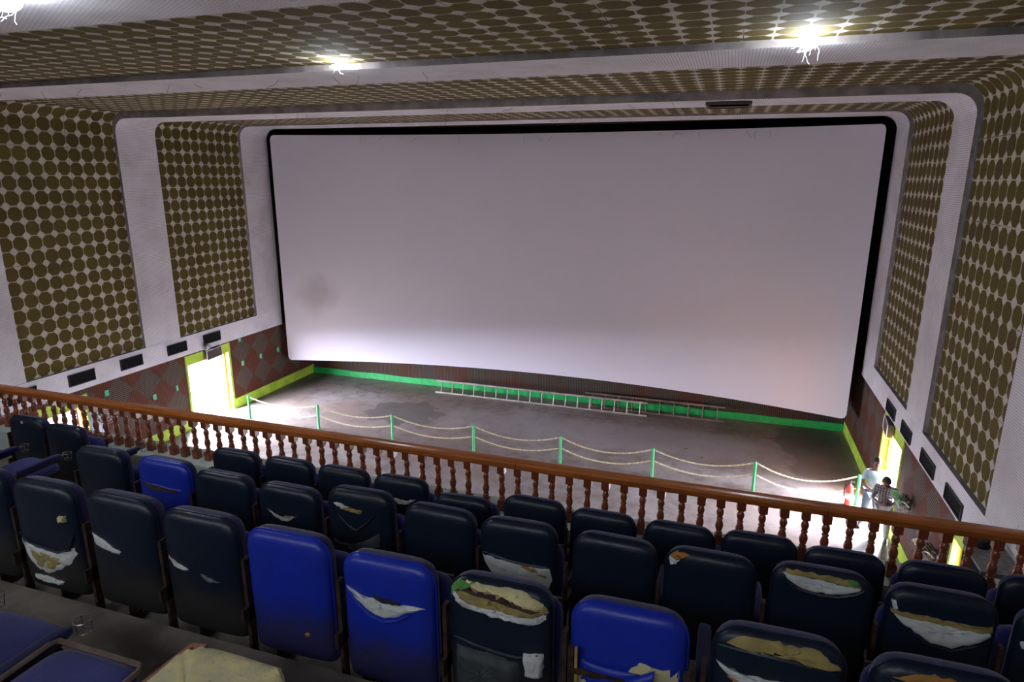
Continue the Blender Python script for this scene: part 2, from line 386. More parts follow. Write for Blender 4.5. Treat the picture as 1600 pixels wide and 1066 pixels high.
    def build(s, name, mats, parent=None, loc=None, smooth=False, bevel=0, angle=40, subsurf=0):
        me = bpy.data.meshes.new(name); me.from_pydata(s.v, [], s.f)
        if not isinstance(mats, (list, tuple)): mats = [mats]
        for m in mats: me.materials.append(m)
        if s.uv:
            ul = me.uv_layers.new(name='UVMap')
            for p in me.polygons:
                uv = s.uv.get(p.index)
                if uv:
                    for li, c in zip(p.loop_indices, uv): ul.data[li].uv = c
        for p, k in zip(me.polygons, s.m): p.material_index = k
        if smooth:
            for p in me.polygons: p.use_smooth = True
            me.set_sharp_from_angle(angle=math.radians(angle))
        me.update()
        o = bpy.data.objects.new(name, me); COL.objects.link(o)
        if parent: o.parent = parent
        if loc is not None: o.location = loc
        if bevel:
            md = o.modifiers.new('bevel', 'BEVEL'); md.width = bevel; md.segments = 2; md.limit_method = 'ANGLE'
        if subsurf:
            md = o.modifiers.new('sub', 'SUBSURF'); md.levels = subsurf; md.render_levels = subsurf
        return o
def tag(o, label=None, cat=None, group=None, kind=None):
    if label: o['label'] = label
    if cat: o['category'] = cat
    if group: o['group'] = group
    if kind: o['kind'] = kind
    return o
def empty(name, loc, rz=0):
    o = bpy.data.objects.new(name, None); o.location = loc; o.rotation_euler = (0, 0, rz); COL.objects.link(o); return o
def struct(o): o['kind'] = 'structure'; return o

# ------------------------------------------------------------------ room shell
D = 0.09                     # panels lie back from pilasters and bands
XLp, XRp = XL - D, XR + D
YB, YF = -6.0, 22.06
ZB, ZBAND, ZD = -4.94, -5.54, -7.66
CR = 0.42
def side_profile(x, sgn, ztop, zlow, n=7):
    """(x,z,arc length) up the wall then round the corner; sgn=+1 for left wall"""
    pts = [(x, zlow, zlow)]
    k = 6
    for i in range(1, k + 1): z = zlow + (ztop - CR - zlow) * i / k; pts.append((x, z, z))
    L = ztop - CR
    for i in range(1, n + 1):
        a = PI / 2 * i / n; pts.append((x + sgn * CR * (1 - math.cos(a)), ztop - CR + CR * math.sin(a), L + CR * a))
    return pts
BAYS = [(-6.0, -3.0, 1.66), (-1.7, 0.72, 1.66), (5.68, 9.1, 1.64), (10.55, 14.03, 1.62), (15.33, 18.85, 1.66)]
BAYS = [(-6.0, -4.2, 1.64), (-2.75, 0.72, 1.64), (2.17, 4.23, 1.64)] + BAYS[2:]
RIBS = [(-4.2, -2.75, 1.53), (0.72, 2.17, 1.53), (4.23, 5.68, 1.53), (9.1, 10.55, 1.53), (14.03, 15.33, 1.45), (18.85, 20.2, 1.57)]
ZP = 1.62
def wall_side(name, X, Xp, sgn, doors):
    mb = MB()
    zt = ZP
    # upper panels (octagon) in one sheet per bay
    for (y0, y1, _) in BAYS + [(a, b, 0) for a, b, c in RIBS]:
        pr = side_profile(Xp, sgn, zt, ZB)
        for i in range(len(pr) - 1):
            a, b = pr[i], pr[i + 1]; mb.k = 0
            q = [(a[0], y0, a[1]), (a[0], y1, a[1]), (b[0], y1, b[1]), (b[0], y0, b[1])]
            uv = [(y0 - 0.13, a[2] + 4.94), (y1 - 0.13, a[2] + 4.94), (y1 - 0.13, b[2] + 4.94), (y0 - 0.13, b[2] + 4.94)]
            y_off = y0
            uv = [(c[0] - y_off + 0.13, c[1]) for c in uv]
            if sgn < 0: q = q[::-1]; uv = uv[::-1]
            mb.quad(q, uv)
    # dark shroud beyond the last pilaster
    mb.k = 2
    mb.box(min(Xp, Xp - sgn * 0.2), max(Xp, Xp - sgn * 0.2), 20.2, YF + 0.3, ZBAND, zt)
    # lower slatted wall with door holes, as solid pieces
    t = 0.25; x0, x1 = (Xp - t, Xp) if sgn > 0 else (Xp, Xp + t)
    mb.k = 1
    ys = sorted([(d[0], d[1], d[2]) for d in doors]); y = YB
    for a, b, zt2 in ys:
        mb.box(x0, x1, y, a, FZ, ZB); mb.box(x0, x1, a, b, zt2, ZB); y = b
    mb.box(x0, x1, y, YF, FZ, ZB)
    # backing behind the upper sheet
    mb.k = 2
    xa, xb = (Xp - t, Xp - 0.01) if sgn > 0 else (Xp + 0.01, Xp + t)
    mb.box(xa, xb, YB, YF, ZB, zt + 0.3)
    return struct(mb.build(name, [OCT, DIA, DARK]))
wall_side('wall_left', XL, XLp, 1, DOORS_L)
wall_side('wall_right', XR, XRp, -1, DOORS_R)
# ceiling sheet between the rounded corners
mb = MB()
x0, x1 = XLp + CR, XRp - CR
for y0, y1 in [(b[0], b[1]) for b in BAYS] + [(r[0], r[1]) for r in RIBS]:
    n = 12
    for i in range(n):
        a = x0 + (x1 - x0) * i / n; b = x0 + (x1 - x0) * (i + 1) / n
        off = ZP - CR + CR * PI / 2 + 4.94
        mb.quad([(a, y0, ZP), (a, y1, ZP), (b, y1, ZP), (b, y0, ZP)], [(0.0, a - x0 + off), (y1 - y0, a - x0 + off), (y1 - y0, b - x0 + off), (0.0, b - x0 + off)])
mb.k = 1; mb.box(x0, x1, 20.2, YF + 0.3, ZP, ZP + 0.2); mb.box(XLp, XRp, YB, YF + .3, ZP + 0.02, ZP + 0.3)
struct(mb.build('ceiling', [OCT, DARK]))
# ribs: pilaster + beam in one rounded arch
for i, (y0, y1, zt) in enumerate(RIBS):
    mb = MB()
    def prof(xl, xr, zc, r):
        n = 8; p = [(xl, ZB, 0.0)]; L = 0
        def add(x, z):
            q = p[-1]; p.append((x, z, q[2] + math.hypot(x - q[0], z - q[1])))
        for k in range(1, 9): add(xl, ZB + (zc - r - ZB) * k / 8)
        for k in range(1, n + 1): a = PI / 2 * k / n; add(xl + r * (1 - math.cos(a)), zc - r + r * math.sin(a))
        for k in range(1, 13): add(xl + r + (xr - xl - 2 * r) * k / 12, zc)
        for k in range(1, n + 1): a = PI / 2 * k / n; add(xr - r + r * math.sin(a), zc - r + r * math.cos(a))
        for k in range(1, 9): add(xr, zc - r - (zc - r - ZB) * k / 8)
        return p
    A = prof(XL, XR, zt, 0.38); Bp = prof(XLp - 0.02, XRp + 0.02, ZP + 0.03, 0.42)
    for k in range(len(A) - 1):
        a, b, c, d = A[k], A[k + 1], Bp[k], Bp[k + 1]
        mb.k = 0; mb.quad([(a[0], y0, a[1]), (a[0], y1, a[1]), (b[0], y1, b[1]), (b[0], y0, b[1])], [(y0, a[2]), (y1, a[2]), (y1, b[2]), (y0, b[2])])
        mb.k = 1
        mb.quad([(a[0], y0, a[1]), (b[0], y0, b[1]), (d[0], y0, d[1]), (c[0], y0, c[1])])
        mb.quad([(a[0], y1, a[1]), (c[0], y1, c[1]), (d[0], y1, d[1]), (b[0], y1, b[1])])
    struct(mb.build('trim_%d' % (i + 1), [WT, GREYP]))
# white band under the panels, with a grey ledge on top
for nm, xa, xb in (('trim_7', XLp - 0.02, XL), ('trim_8', XR, XRp + 0.02)):
    mb = MB(); mb.box(xa, xb, YB, 20.2, ZBAND, ZB)
    mb.k = 1; mb.box(xa, xb, YB, 20.2, ZB, ZB + 0.012)
    # thin grey strip beside the panels
    for (y0, y1, _) in BAYS:
        s = 1 if xa < -5 else -1
        xw = XLp if s > 0 else XRp
        if s > 0: continue
        mb.box(min(xw, xw + s * 0.03), max(xw, xw + s * 0.03), y1 - 0.05, y1, ZB, ZP - CR)
    struct(mb.build(nm, [WT, STRIPG]))
# lime dado and the rear and front walls
def dado(name, xa, xb, doors):
    mb = MB(); y = YB
    for a, b, z in sorted(doors): mb.box(xa, xb, y, a, FZ, ZD); y = b
    mb.box(xa, xb, y, YF, FZ, ZD)
    struct(mb.build(name, LIME))
dado('baseboard_left', XLp - 0.01, XLp + 0.025, DOORS_L)
dado('baseboard_right', XRp - 0.025, XRp + 0.01, DOORS_R)
mb = MB(); mb.box(XLp - 0.2, XRp + 0.2, YF, YF + 0.25, FZ, -4.5); mb.k = 1; mb.box(XLp - 0.2, XRp + 0.2, YF, YF + 0.25, -4.5, ZP + 0.3)
struct(mb.build('wall_front', [SLATS, DARK]))
mb = MB(); mb.box(XLp - 0.2, XRp + 0.2, YB - 0.25, YB, FZ, ZP + 0.3)
struct(mb.build('wall_back', simple('dusty cream rear wall', (0.42, 0.38, 0.34), 0.85)))
mb = MB()
N = 60
for i in range(N):
    a = XLp + (XRp - XLp) * i / N; b = XLp + (XRp - XLp) * (i + 1) / N
    mb.box(a, b, YF - 0.06 + 0.008 * math.sin(i * 1.7), YF + 0.01, FZ, FZ + 0.25 + 0.012 * math.sin(i * 0.9))
struct(mb.build('baseboard_front', GREEN))
mb = MB(); mb.box(XLp - 0.3, XRp + 0.3, YB - 0.3, YF + 0.3, FZ - 0.3, FZ)
struct(mb.build('floor', FLOOR))
mb = MB(); mb.box(-40, XLp - 0.3, -6, 30, FZ - 0.5, FZ - 0.12); mb.box(XRp + 0.3, 28, -6, 30, FZ - 0.5, FZ - 0.12)
struct(mb.build('floor_outside', CONCP))
mb = MB(); mb.box(XRp + 0.3, XRp + 5.5, 15.05, 15.3, FZ - 0.12, FZ + 4.2)  # added unseen slab, blocks part of the sky outside the right door
struct(mb.build('wall_outside', simple('outdoor boundary wall plaster', (0.5, 0.46, 0.40), 0.85)))

# doors: lime surround, wooden frame, leaf
def doorway(n, xw, sgn, a, b, zt, leafmat, leaf_side):
    """sgn +1 left wall (room to +x)"""
    root = empty('door_%d' % n, (xw, (a + b) / 2, FZ)); struct(root)
    h = (b - a) / 2; H = zt - FZ
    mb = MB(); o = 0.03 * sgn
    def bx(x0, x1, *r): mb.box(min(x0, x1), max(x0, x1), *r)
    bx(0, o, -h - 0.05, -h, 0, H + 0.27); bx(0, o, h, h + 0.06, 0, H + 0.27); bx(0, o, -h, h, H, H + 0.27)
    bx(-0.25 * sgn, o, -h - 0.005, -h + 0.03, 0, H); bx(-0.25 * sgn, o, h - 0.03, h + 0.005, 0, H); bx(-0.25 * sgn, o, -h, h, H - 0.03, H + 0.005)
    struct(mb.build('surround', LIME, root))
    mb = MB()
    for y0, y1 in ((-h + 0.03, -h + 0.1), (h - 0.1, h - 0.03)): bx(-0.22 * sgn, -0.12 * sgn, y0, y1, 0, H - 0.03)
    bx(-0.22 * sgn, -0.12 * sgn, -h, h, H - 0.1, H - 0.03)
    struct(mb.build('frame', ORANGE, root))
    mb = MB(); ly = (h - 0.1) * leaf_side; w = h * 0.86
    for z0, z1 in ((0.05, H - 0.12),): bx(-0.22 * sgn, (-0.22 - w) * sgn, ly - 0.04, ly, z0, z1)
    for z0, z1 in ((0.2, H * 0.42), (H * 0.5, H - 0.3)):
        bx((-0.34) * sgn, (-0.12 - w) * sgn, ly - 0.055, ly - 0.035, z0, z1)
    lf = struct(mb.build('leaf', leafmat, root))
    mb = MB(); c = (-0.22 - w + 0.1) * sgn
    mb.tube([(c, ly - 0.04, H * .42), (c, ly - 0.1, H * .42), (c, ly - 0.1, H * .5), (c, ly - 0.04, H * .5)], 0.012)
    struct(mb.build('handle', BLACKM, lf))
    return root
doorway(1, XLp, 1, *DOORS_L[0], CREAMD, 1)
doorway(2, XLp, 1, *DOORS_L[1], BLUEP, 1)
doorway(3, XRp, -1, *DOORS_R[0], ORANGE, -1)
doorway(4, XRp, -1, *DOORS_R[1], ORANGE, -1)

# ------------------------------------------------------------------ balcony tiers
mb = MB()
RF = [-3.32, -2.98, -2.64, -2.30, -1.96, -1.62, -1.28]
EDGE = [5.42, 4.10, 3.17, 2.21, 1.0, 0.0, -1.0, -6.0]
for i, z in enumerate(RF): mb.box(XLp, XRp, EDGE[i + 1], EDGE[i], z - 0.36, z)
struct(mb.build('balcony_floor', CONC))
mb = MB()
prof = [(5.08, -3.32), (5.08, -3.10), (5.04, -3.08), (5.04, -3.045), (5.42, -3.045), (5.42, -3.68), (5.38, -3.68), (5.38, -3.32)]
mb.prism(prof, XLp, XRp, 'yz')
struct(mb.build('trim_9', KERB))

# ------------------------------------------------------------------ handrail with turned balusters
RY = 5.20; KT = -3.045
root = empty('balcony_railing', (0, RY, KT)); tag(root, 'varnished wooden balcony railing with turned balusters on the pale mint kerb', 'railing')
mb = MB()
hp = [(-0.055, 0.455), (-0.066, 0.470), (-0.066, 0.505), (-0.054, 0.522), (-0.03, 0.530), (0.03, 0.530), (0.054, 0.522), (0.066, 0.505), (0.066, 0.470), (0.055, 0.455)]
mb.prism(hp, XLp, -6.2, 'yz'); mb.prism(hp, -6.2, -1.66, 'yz'); mb.prism(hp, -1.66 + 0.004, 0.92, 'yz'); mb.prism(hp, 0.925, XRp, 'yz')
mb.build('handrail', RAILW, root, smooth=True, angle=35)
bp = [(0.018, 0.095), (0.031, 0.105), (0.031, 0.113), (0.018, 0.120), (0.029, 0.130), (0.029, 0.137), (0.019, 0.146), (0.027, 0.165), (0.033, 0.190), (0.034, 0.205), (0.028, 0.230), (0.019, 0.252),
      (0.027, 0.260), (0.027, 0.268), (0.019, 0.275), (0.026, 0.295), (0.032, 0.315), (0.028, 0.338), (0.018, 0.355), (0.030, 0.364), (0.030, 0.372), (0.018, 0.380)]
bal = MB(); bal.obox((0, 0, 0.05), (0.034, 0.034, 0.05)); bal.lathe(bp, n=10); bal.obox((0, 0, 0.418), (0.034, 0.034, 0.042))
b0 = bal.build('baluster', BALW, root, smooth=True, angle=50)
x = 2.24
first = True; P = 0.1622; xs = [2.24 + P * k for k in range(-72, 12)]
for k, x in enumerate(xs):
    if x > XRp - 0.05: continue
    o = b0 if first else b0.copy()
    if not first: COL.objects.link(o); o.parent = root
    first = False
    o.location = (x + rnd.uniform(-0.006, 0.006), 0, 0); o.rotation_euler = (rnd.uniform(-0.015, 0.015), rnd.uniform(-0.015, 0.015), rnd.uniform(-0.1, 0.1))
far = MB(); x = xs[0] - P
while x > XLp + 0.05:
    n0 = len(far.v); far.merge((bal.v, bal.f), (x, 0, 0)); x -= P
o = far.build('baluster_run', BALW, root, smooth=True, angle=50); o['kind'] = 'stuff'

# ------------------------------------------------------------------ projection screen
SX0, SX1 = -15.66, 3.72; SXC = (SX0 + SX1) / 2; SH = (SX1 - SX0) / 2
def scr_y(x): return 20.02 + 1.45 * (1 - ((x - SXC) / SH) ** 2)
mb = MB(); ZS0, ZS1, RC = -6.90, 1.36, 0.14
def scr(th):
    def fn(u, v):
        x = SX0 + (SX1 - SX0) * u; z = ZS0 + (ZS1 - ZS0) * v
        ex = min(x - SX0, SX1 - x); ez = min(z - ZS0, ZS1 - z)
        if ex < RC and ez < RC:
            d = RC - math.sqrt(max(0, RC * RC - (RC - ex) ** 2)); zz = max(ez, d)
            z = ZS0 + zz if z < (ZS0 + ZS1) / 2 else ZS1 - zz
        return (x, scr_y(x) + th, z)
    return fn
us = [0, .002, .004, .0072] + [0.0072 + (1 - 0.0144) * k / 48 for k in range(1, 48)] + [1 - .0072, .996, .998, 1]
vs = [0, .005, .01, .017] + [0.017 + 0.966 * k / 12 for k in range(1, 12)] + [.983, .99, .995, 1]
for th, fl in ((0, False), (0.05, True)):
    f = scr(th); b = len(mb.v)
    for v in vs:
        for u in us: mb.v.append(f(u, v))
    nu = len(us)
    for j in range(len(vs) - 1):
        for i in range(nu - 1):
            q = [b + j * nu + i, b + j * nu + i + 1, b + (j + 1) * nu + i + 1, b + (j + 1) * nu + i]
            mb.face(q if not fl else q[::-1])
nu = len(us); nv = len(vs); tot = nu * nv
for i in range(nu - 1):
    mb.face((i, i + tot, i + 1 + tot, i + 1)); q = (nv - 1) * nu; mb.face((q + i, q + i + 1, q + i + 1 + tot, q + i + tot))
for j in range(nv - 1):
    mb.face((j * nu, (j + 1) * nu, (j + 1) * nu + tot, j * nu + tot)); q = nu - 1; mb.face((j * nu + q, j * nu + q + tot, (j + 1) * nu + q + tot, (j + 1) * nu + q))
scr_root = empty('cinema_screen', (SXC, 21.5, ZS0)); tag(scr_root, 'huge blank curved white cinema screen hanging on the front wall', 'screen')
o = mb.build('screen_cloth', SCREEN, scr_root, loc=(-SXC, -21.5, -ZS0), smooth=True, angle=50)
mb = MB()
for k in range(11):
    x = SX0 + 0.9 + (SX1 - SX0 - 1.8) * k / 10
    mb.tube([(x - SXC, scr_y(x) + 0.08 - 21.5, 0.2), (x - SXC, scr_y(x) + 0.08 - 21.5, 8.1)], 0.03, 5)
    mb.tube([(x - SXC, scr_y(x) + 0.08 - 21.5, 0.35 if k % 2 else 7.8), (x - SXC, YF - 21.5, 0.35 if k % 2 else 7.8)], 0.025, 5)
mb.build('support_frame', BLACKM, scr_root)

# ------------------------------------------------------------------ speaker grilles in the bands
def grille(x, sgn, y0, y1, z0, z1, label, group):
    root = empty('speaker_grille', (x, (y0 + y1) / 2, z0)); tag(root, label, 'speaker grille', group)
    w = (y1 - y0) / 2; h = z1 - z0
    a = MB()
    def bx(m, xa, xb, *r): m.box(min(xa, xb), max(xa, xb), *r)
    bx(a, 0, 0.012 * sgn, -w + 0.02, w - 0.02, 0.02, h - 0.02); a.build('speaker_cloth', GRILLE, root)
    a = MB(); s = 0.03 * sgn
    bx(a, 0, s, -w, w, 0, 0.025); bx(a, 0, s, -w, w, h - 0.025, h); bx(a, 0, s, -w, -w + 0.025, 0.025, h - 0.025); bx(a, 0, s, w - 0.025, w, 0.025, h - 0.025)
    a.build('frame', BLACKM, root)
LG = [(16.22, 16.97), (14.76, 15.52), (13.12, 13.86), (11.57, 12.33), (10.0, 10.75), (8.45, 9.2)]
lbL = ['black wall speaker grille above the bright left doorway, nearest the screen', 'black wall speaker grille on left wall, second from the screen', 'black wall speaker grille on left wall, third from the screen',
       'black wall speaker grille on left wall just above the handrail', 'black wall speaker grille on left wall glimpsed behind the balusters', 'black wall speaker grille on left wall behind the leftmost balusters']
for (a, b), lb in zip(LG, lbL): grille(XL, 1, a, b, -5.38, -5.06, lb, 'speaker grilles in the left band')
RG = [(16.07, 16.94), (14.63, 15.45), (12.93, 13.84), (11.36, 12.25)]
lbR = ['black wall speaker grille on right wall, nearest the screen', 'black wall speaker grille on right wall, second from the screen', 'black wall speaker grille on right wall, third from the screen', 'black wall speaker grille on right wall just above the handrail']
for (a, b), lb in zip(RG, lbR): grille(XR, -1, a, b, -5.47, -5.18, lb, 'speaker grilles in the right band')

# ------------------------------------------------------------------ mint tags on the slatted wall
TG = [(17.94, -5.62, 'mint green tag high on the left slatted wall beside the doorway'), (17.98, -6.5, 'mint green tag on left slatted wall nearest the bright doorway'), (18.93, -6.49, 'mint green tag on left slatted wall midway between doorway and screen'),
      (19.92, -6.5, 'mint green tag on left slatted wall close to the screen edge'), (14.17, -6.51, 'bright mint green tag on a red diamond left of the doorway'), (15.03, -6.5, 'narrow mint green tag beside the left jamb of the bright doorway'), (12.65, -5.89, 'faint mint green tag just above the handrail on left wall')]
for k, (y, z, lb) in enumerate(TG):
    mb = MB(); w = 0.035 if k == 5 else 0.06; mb.box(0, 0.02, -w, w, -0.085, 0.085)
    tag(mb.build('wall_tag', MINT, loc=(XLp, y, z), bevel=0.004), lb, 'wall tag', 'mint tags on the slatted wall')

# ------------------------------------------------------------------ ladders lying against the front wall
def ladder(name, x0, x1, y, z0, z1, step, mats, label, lean=0.12):
    root = empty(name, ((x0 + x1) / 2, y, z0)); tag(root, label, 'ladder', 'ladders under the screen')
    c = (x1 - x0) / 2; h = z1 - z0
    for zz, yy in ((0.03, 0), (h - 0.03, lean)):
        mb = MB(); mb.box(-c, c, yy - 0.025, yy + 0.025, zz - 0.03, zz + 0.03); mb.build('rail', mats, root, bevel=0.006)
    n = int((x1 - x0) / step); first = None
    for i in range(n):
        x = -c + 0.25 + i * (2 * c - 0.5) / (n - 1)
        if first is None:
            mb = MB(); mb.tube([(0, 0, 0.04), (0, lean, h - 0.04)], 0.024, 6); first = mb.build('rung', mats, root, smooth=True); first.location.x = x
        else:
            o = first.copy(); COL.objects.link(o); o.parent = root; o.location.x = x
ladder('ladder', -10.1, -2.15, 21.3, FZ, -7.53, 0.43, ALU, 'long pale metal ladder lying on its side below the screen')
ladder('ladder', -4.4, 0.4, 21.62, FZ, -7.50, 0.45, LADW, 'dull brown ladder on its side, behind the right end of pale ladder')

# ------------------------------------------------------------------ chain barrier
PX = [-14.85, -12.14, -9.45, -6.73, -4.06, -1.46, 1.16, 3.60]; PY = 16.75
pl = ['green barrier post beside the lime dado, first from the left', 'green barrier post second from the left', 'green barrier post third from the left', 'green barrier post fourth from the left', 'green barrier post fifth from the left',
      'green barrier post sixth from the left', 'green barrier post just left of the fire extinguisher span', 'green barrier post beside the fire extinguisher near the right door']
pm = MB(); pm.lathe([(0.045, 0), (0.045, 0.02), (0.04, 0.03), (0.04, 0.80), (0.03, 0.825), (0.0, 0.83)], n=10)
hm = MB(); hm.tube([(-0.05, 0, 0.76), (-0.065, 0, 0.765), (-0.06, 0, 0.79)], 0.006, 5); hm.tube([(0.05, 0, 0.76), (0.065, 0, 0.765), (0.06, 0, 0.79)], 0.006, 5)
hm.tube([(-0.04, 0, 0.44), (-0.06, 0, 0.445)], 0.006, 5); hm.tube([(0.04, 0, 0.44), (0.06, 0, 0.445)], 0.006, 5)
p0 = pm.build('barrier_post', GREEN, smooth=True); h0 = hm.build('hook', CHAIN, p0)
for k, x in enumerate(PX):
    o = p0 if k == 0 else p0.copy()
    if k:
        COL.objects.link(o); h = h0.copy(); COL.objects.link(h); h.parent = o
    o.location = (x, PY, FZ); tag(o, pl[k], 'barrier post', 'green posts of the chain barrier')
names = ['first', 'second', 'third', 'fourth', 'fifth', 'sixth', 'last']
def chain(xa, xb, z, sag, label):
    mb = MB(); L = xb - xa - 0.13; n = int(L / 0.052); pts = []
    for i in range(n + 1):
        t = i / n; pts.append(Vector((xa + 0.065 + L * t, PY, z - 4 * sag * t * (1 - t))))
    c = pts[n // 2].copy()
    for i in range(n):
        a, b = pts[i] - c, pts[i + 1] - c; m = (a + b) / 2; d = (b - a).normalized(); side = Vector((0, 1, 0)) if i % 2 else d.cross(Vector((0, 1, 0)))
        ring = [m + d * (0.036 * math.cos(t)) + side * (0.018 * math.sin(t)) for t in [2 * PI * q / 8 for q in range(8)]]
        mb.tube(ring, 0.0082, 4, closed=True)
    tag(mb.build('barrier_chain', CHAIN, loc=c), label, 'chain', 'cream chains of the barrier')
for k in range(7):
    sg = [0.17, 0.19, 0.2, 0.22, 0.25, 0.23, 0.29][k]
    chain(PX[k], PX[k + 1], FZ + 0.77, sg, 'upper cream chain in the %s span of the barrier from the left' % names[k])
    chain(PX[k], PX[k + 1], FZ + 0.445, sg * 0.95, 'lower cream chain in the %s span of the barrier from the left' % names[k])

# fire extinguisher
root = empty('fire_extinguisher', (3.40, 16.66, FZ)); tag(root, 'red fire extinguisher standing beside the right green barrier post', 'fire extinguisher')
mb = MB(); mb.lathe([(0.075, 0), (0.085, 0.02), (0.085, 0.48), (0.07, 0.54), (0.03, 0.58), (0.025, 0.60)], n=14); mb.build('cylinder', RED, root, smooth=True)
mb = MB(); mb.lathe([(0.0865, 0.2), (0.0865, 0.36)], n=14); mb.build('paper_band', simple('faded paper band', (0.6, 0.5, 0.45), 0.7), root, smooth=True)
mb = MB(); mb.lathe([(0.025, 0.6), (0.028, 0.62), (0.02, 0.66)], n=8); mb.obox((0.04, 0, 0.67), (0.06, 0.012, 0.008)); mb.obox((0.045, 0, 0.64), (0.055, 0.012, 0.008)); mb.build('valve', BLACKM, root)
mb = MB(); mb.tube([(-0.02, 0, 0.63), (-0.09, 0, 0.62), (-0.12, 0, 0.5), (-0.11, 0, 0.25)], 0.012, 6); mb.build('hose', BLACKM, root, smooth=True)

# ------------------------------------------------------------------ wall fans
def fan(x, sgn, y, z, blade, label, tilt=0.35, r=0.26):
    root = empty('wall_fan', (x, y, z)); tag(root, label, 'wall fan', 'fans on the side walls')
    R = Matrix.Rotation(-sgn * 0.0, 3, 'Z'); ax = Vector((sgn * 0.75, -0.45, -tilt)).normalized()
    Rm = ax.to_track_quat('Z', 'Y').to_matrix(); c = Vector((sgn * 0.24, -0.08, -0.02))
    mb = MB(); mb.obox((sgn * 0.02, 0, -0.12), (0.02, 0.05, 0.1)); mb.tube([(sgn * 0.03, 0, -0.1), (sgn * 0.16, -0.02, -0.14), c - ax * 0.12], 0.018, 6); mb.build('bracket', IRON, root)
    mb = MB(); mb.lathe([(0.03, -0.2), (0.075, -0.18), (0.085, -0.1), (0.07, -0.05), (0.02, -0.04)], c, 12, Rm); mb.build('motor', BLACKM, root, smooth=True)
    for k in range(3):
        mb = MB(); t0 = 2 * PI * k / 3
        def fn(u, v):
            rr = 0.03 + (r * 0.88 - 0.03) * u; a = t0 + (v - 0.5) * (0.75 + 0.35 * math.sin(u * PI)); return c + Rm @ Vector((rr * math.cos(a), rr * math.sin(a), (v - 0.5) * 0.07))
        mb.grid(fn, 6, 4); o = mb.build('blade', blade, root, smooth=True)
        md = o.modifiers.new('solid', 'SOLIDIFY'); md.thickness = 0.004
    mb = MB()
    for zz, rr in ((-0.05, r), (0.05, r), (-0.06, r * .55), (0.075, r * 0.55), (0.085, r * .2)):
        mb.tube([c + Rm @ Vector((rr * math.cos(t), rr * math.sin(t), zz)) for t in [2 * PI * q / 24 for q in range(24)]], 0.004, 4, closed=True)
    for q in range(20):
        t = 2 * PI * q / 20
        mb.tube([c + Rm @ Vector((rr * math.cos(t), rr * math.sin(t), zz)) for rr, zz in ((0.03, -0.06), (r * .55, -0.065), (r, -0.045), (r * 1.01, 0), (r, 0.045), (r * .55, 0.075), (0.03, 0.09))], 0.0028, 3)
    mb.build('cage', WIRE, root)
GBL = simple('green plastic blade', (0.14, 0.42, 0.12), 0.35)
fan(XRp, -1, 14.28, -6.53, GBL, 'wall fan with green blades on the right wall next to the two people', r=0.27)
fan(XRp, -1, 12.45, -6.6, CHAIN, 'wall fan with cream blades on right wall, glimpsed below the handrail')
fan(XLp, 1, 12.4, -6.4, BLACKM, 'dark wall fan on the left wall, glimpsed behind balusters')
fan(XLp, 1, 16.28, -5.42, BLACKM, 'small dark wall fan above the bright left doorway', r=0.12)
# sign boxes over both main doors
for x, sgn, y, lb in ((XLp, 1, 16.55, 'dark sign box in a thin pale frame above the left doorway'), (XRp, -1, 16.5, 'dark sign box in a thin pale frame above the right doorway')):
    root = empty('sign_box', (x, y, -5.9)); tag(root, lb, 'sign box', 'sign boxes above the doors'); root.rotation_euler = (0, 0, sgn * 0.1)
    mb = MB(); mb.box(min(0.03 * sgn, 0.16 * sgn), max(0.03 * sgn, 0.16 * sgn), -0.36, 0.36, 0.0, 0.30); mb.build('panel', simple('dark sign panel', (0.05, 0.03, 0.03), 0.4), root)
    mb = MB(); xx = 0.165 * sgn
    mb.tube([(xx, -0.37, 0), (xx, 0.37, 0), (xx, 0.37, 0.31), (xx, -0.37, 0.31)], 0.012, 4, closed=True); mb.build('frame', WHITEP, root)
    mb = MB(); mb.tube([(0, -0.2, 0.25), (0.05 * sgn, -0.2, 0.25)], 0.015, 5); mb.tube([(0, 0.2, 0.25), (0.05 * sgn, 0.2, 0.25)], 0.015, 5); mb.build('bracket', IRON, root)

# large loudspeaker cabinet on the right wall, poster at left
root = empty('loudspeaker_cabinet', (3.72, 9.40, -5.62)); tag(root, 'large grey-topped black loudspeaker cabinet mounted on the right wall behind balusters', 'loudspeaker')
mb = MB(); mb.box(-0.20, 0.30, -0.33, 0.36, 0, 0.60); mb.build('cabinet', simple('black cabinet paint', (0.02, 0.02, 0.022), 0.6), root, bevel=0.01)
mb = MB(); mb.box(-0.215, 0.30, -0.345, 0.375, 0.60, 0.625); mb.build('top_panel', simple('dusty grey cabinet top', (0.20, 0.20, 0.20), 0.9), root)
mb = MB(); mb.box(-0.21, -0.20, -0.28, 0.31, 0.05, 0.55); mb.build('speaker_cloth', GRILLE, root)
mb = MB(); mb.lathe([(0.09, 0), (0.10, 0.03), (0.10, 0.14), (0.05, 0.19), (0.02, 0.20)], n=12); tag(mb.build('horn_tweeter', BLACKM, loc=(3.72, 9.7, -4.995), smooth=True), 'small black horn unit on top of the grey-topped loudspeaker cabinet', 'horn speaker')
m = M('printed poster', 0.5); br = m.n('ShaderNodeTexBrick'); br.inputs['Scale'].default_value = 6; br.inputs['Color1'].default_value = (.6, .65, .75, 1); br.inputs['Color2'].default_value = (.15, .2, .35, 1); br.inputs['Mortar'].default_value = (.8, .8, .8, 1); m.l(m.obj(), br.inputs['Vector']); m.color(br.outputs[0])
mb = MB(); mb.box(0, 0.02, -0.2, 0.2, 0, 0.75); tag(mb.build('poster', m.m, loc=(XLp + 0.03, 12.22, -6.95)), 'pale blue printed poster by the navy door at far left behind balusters', 'poster')

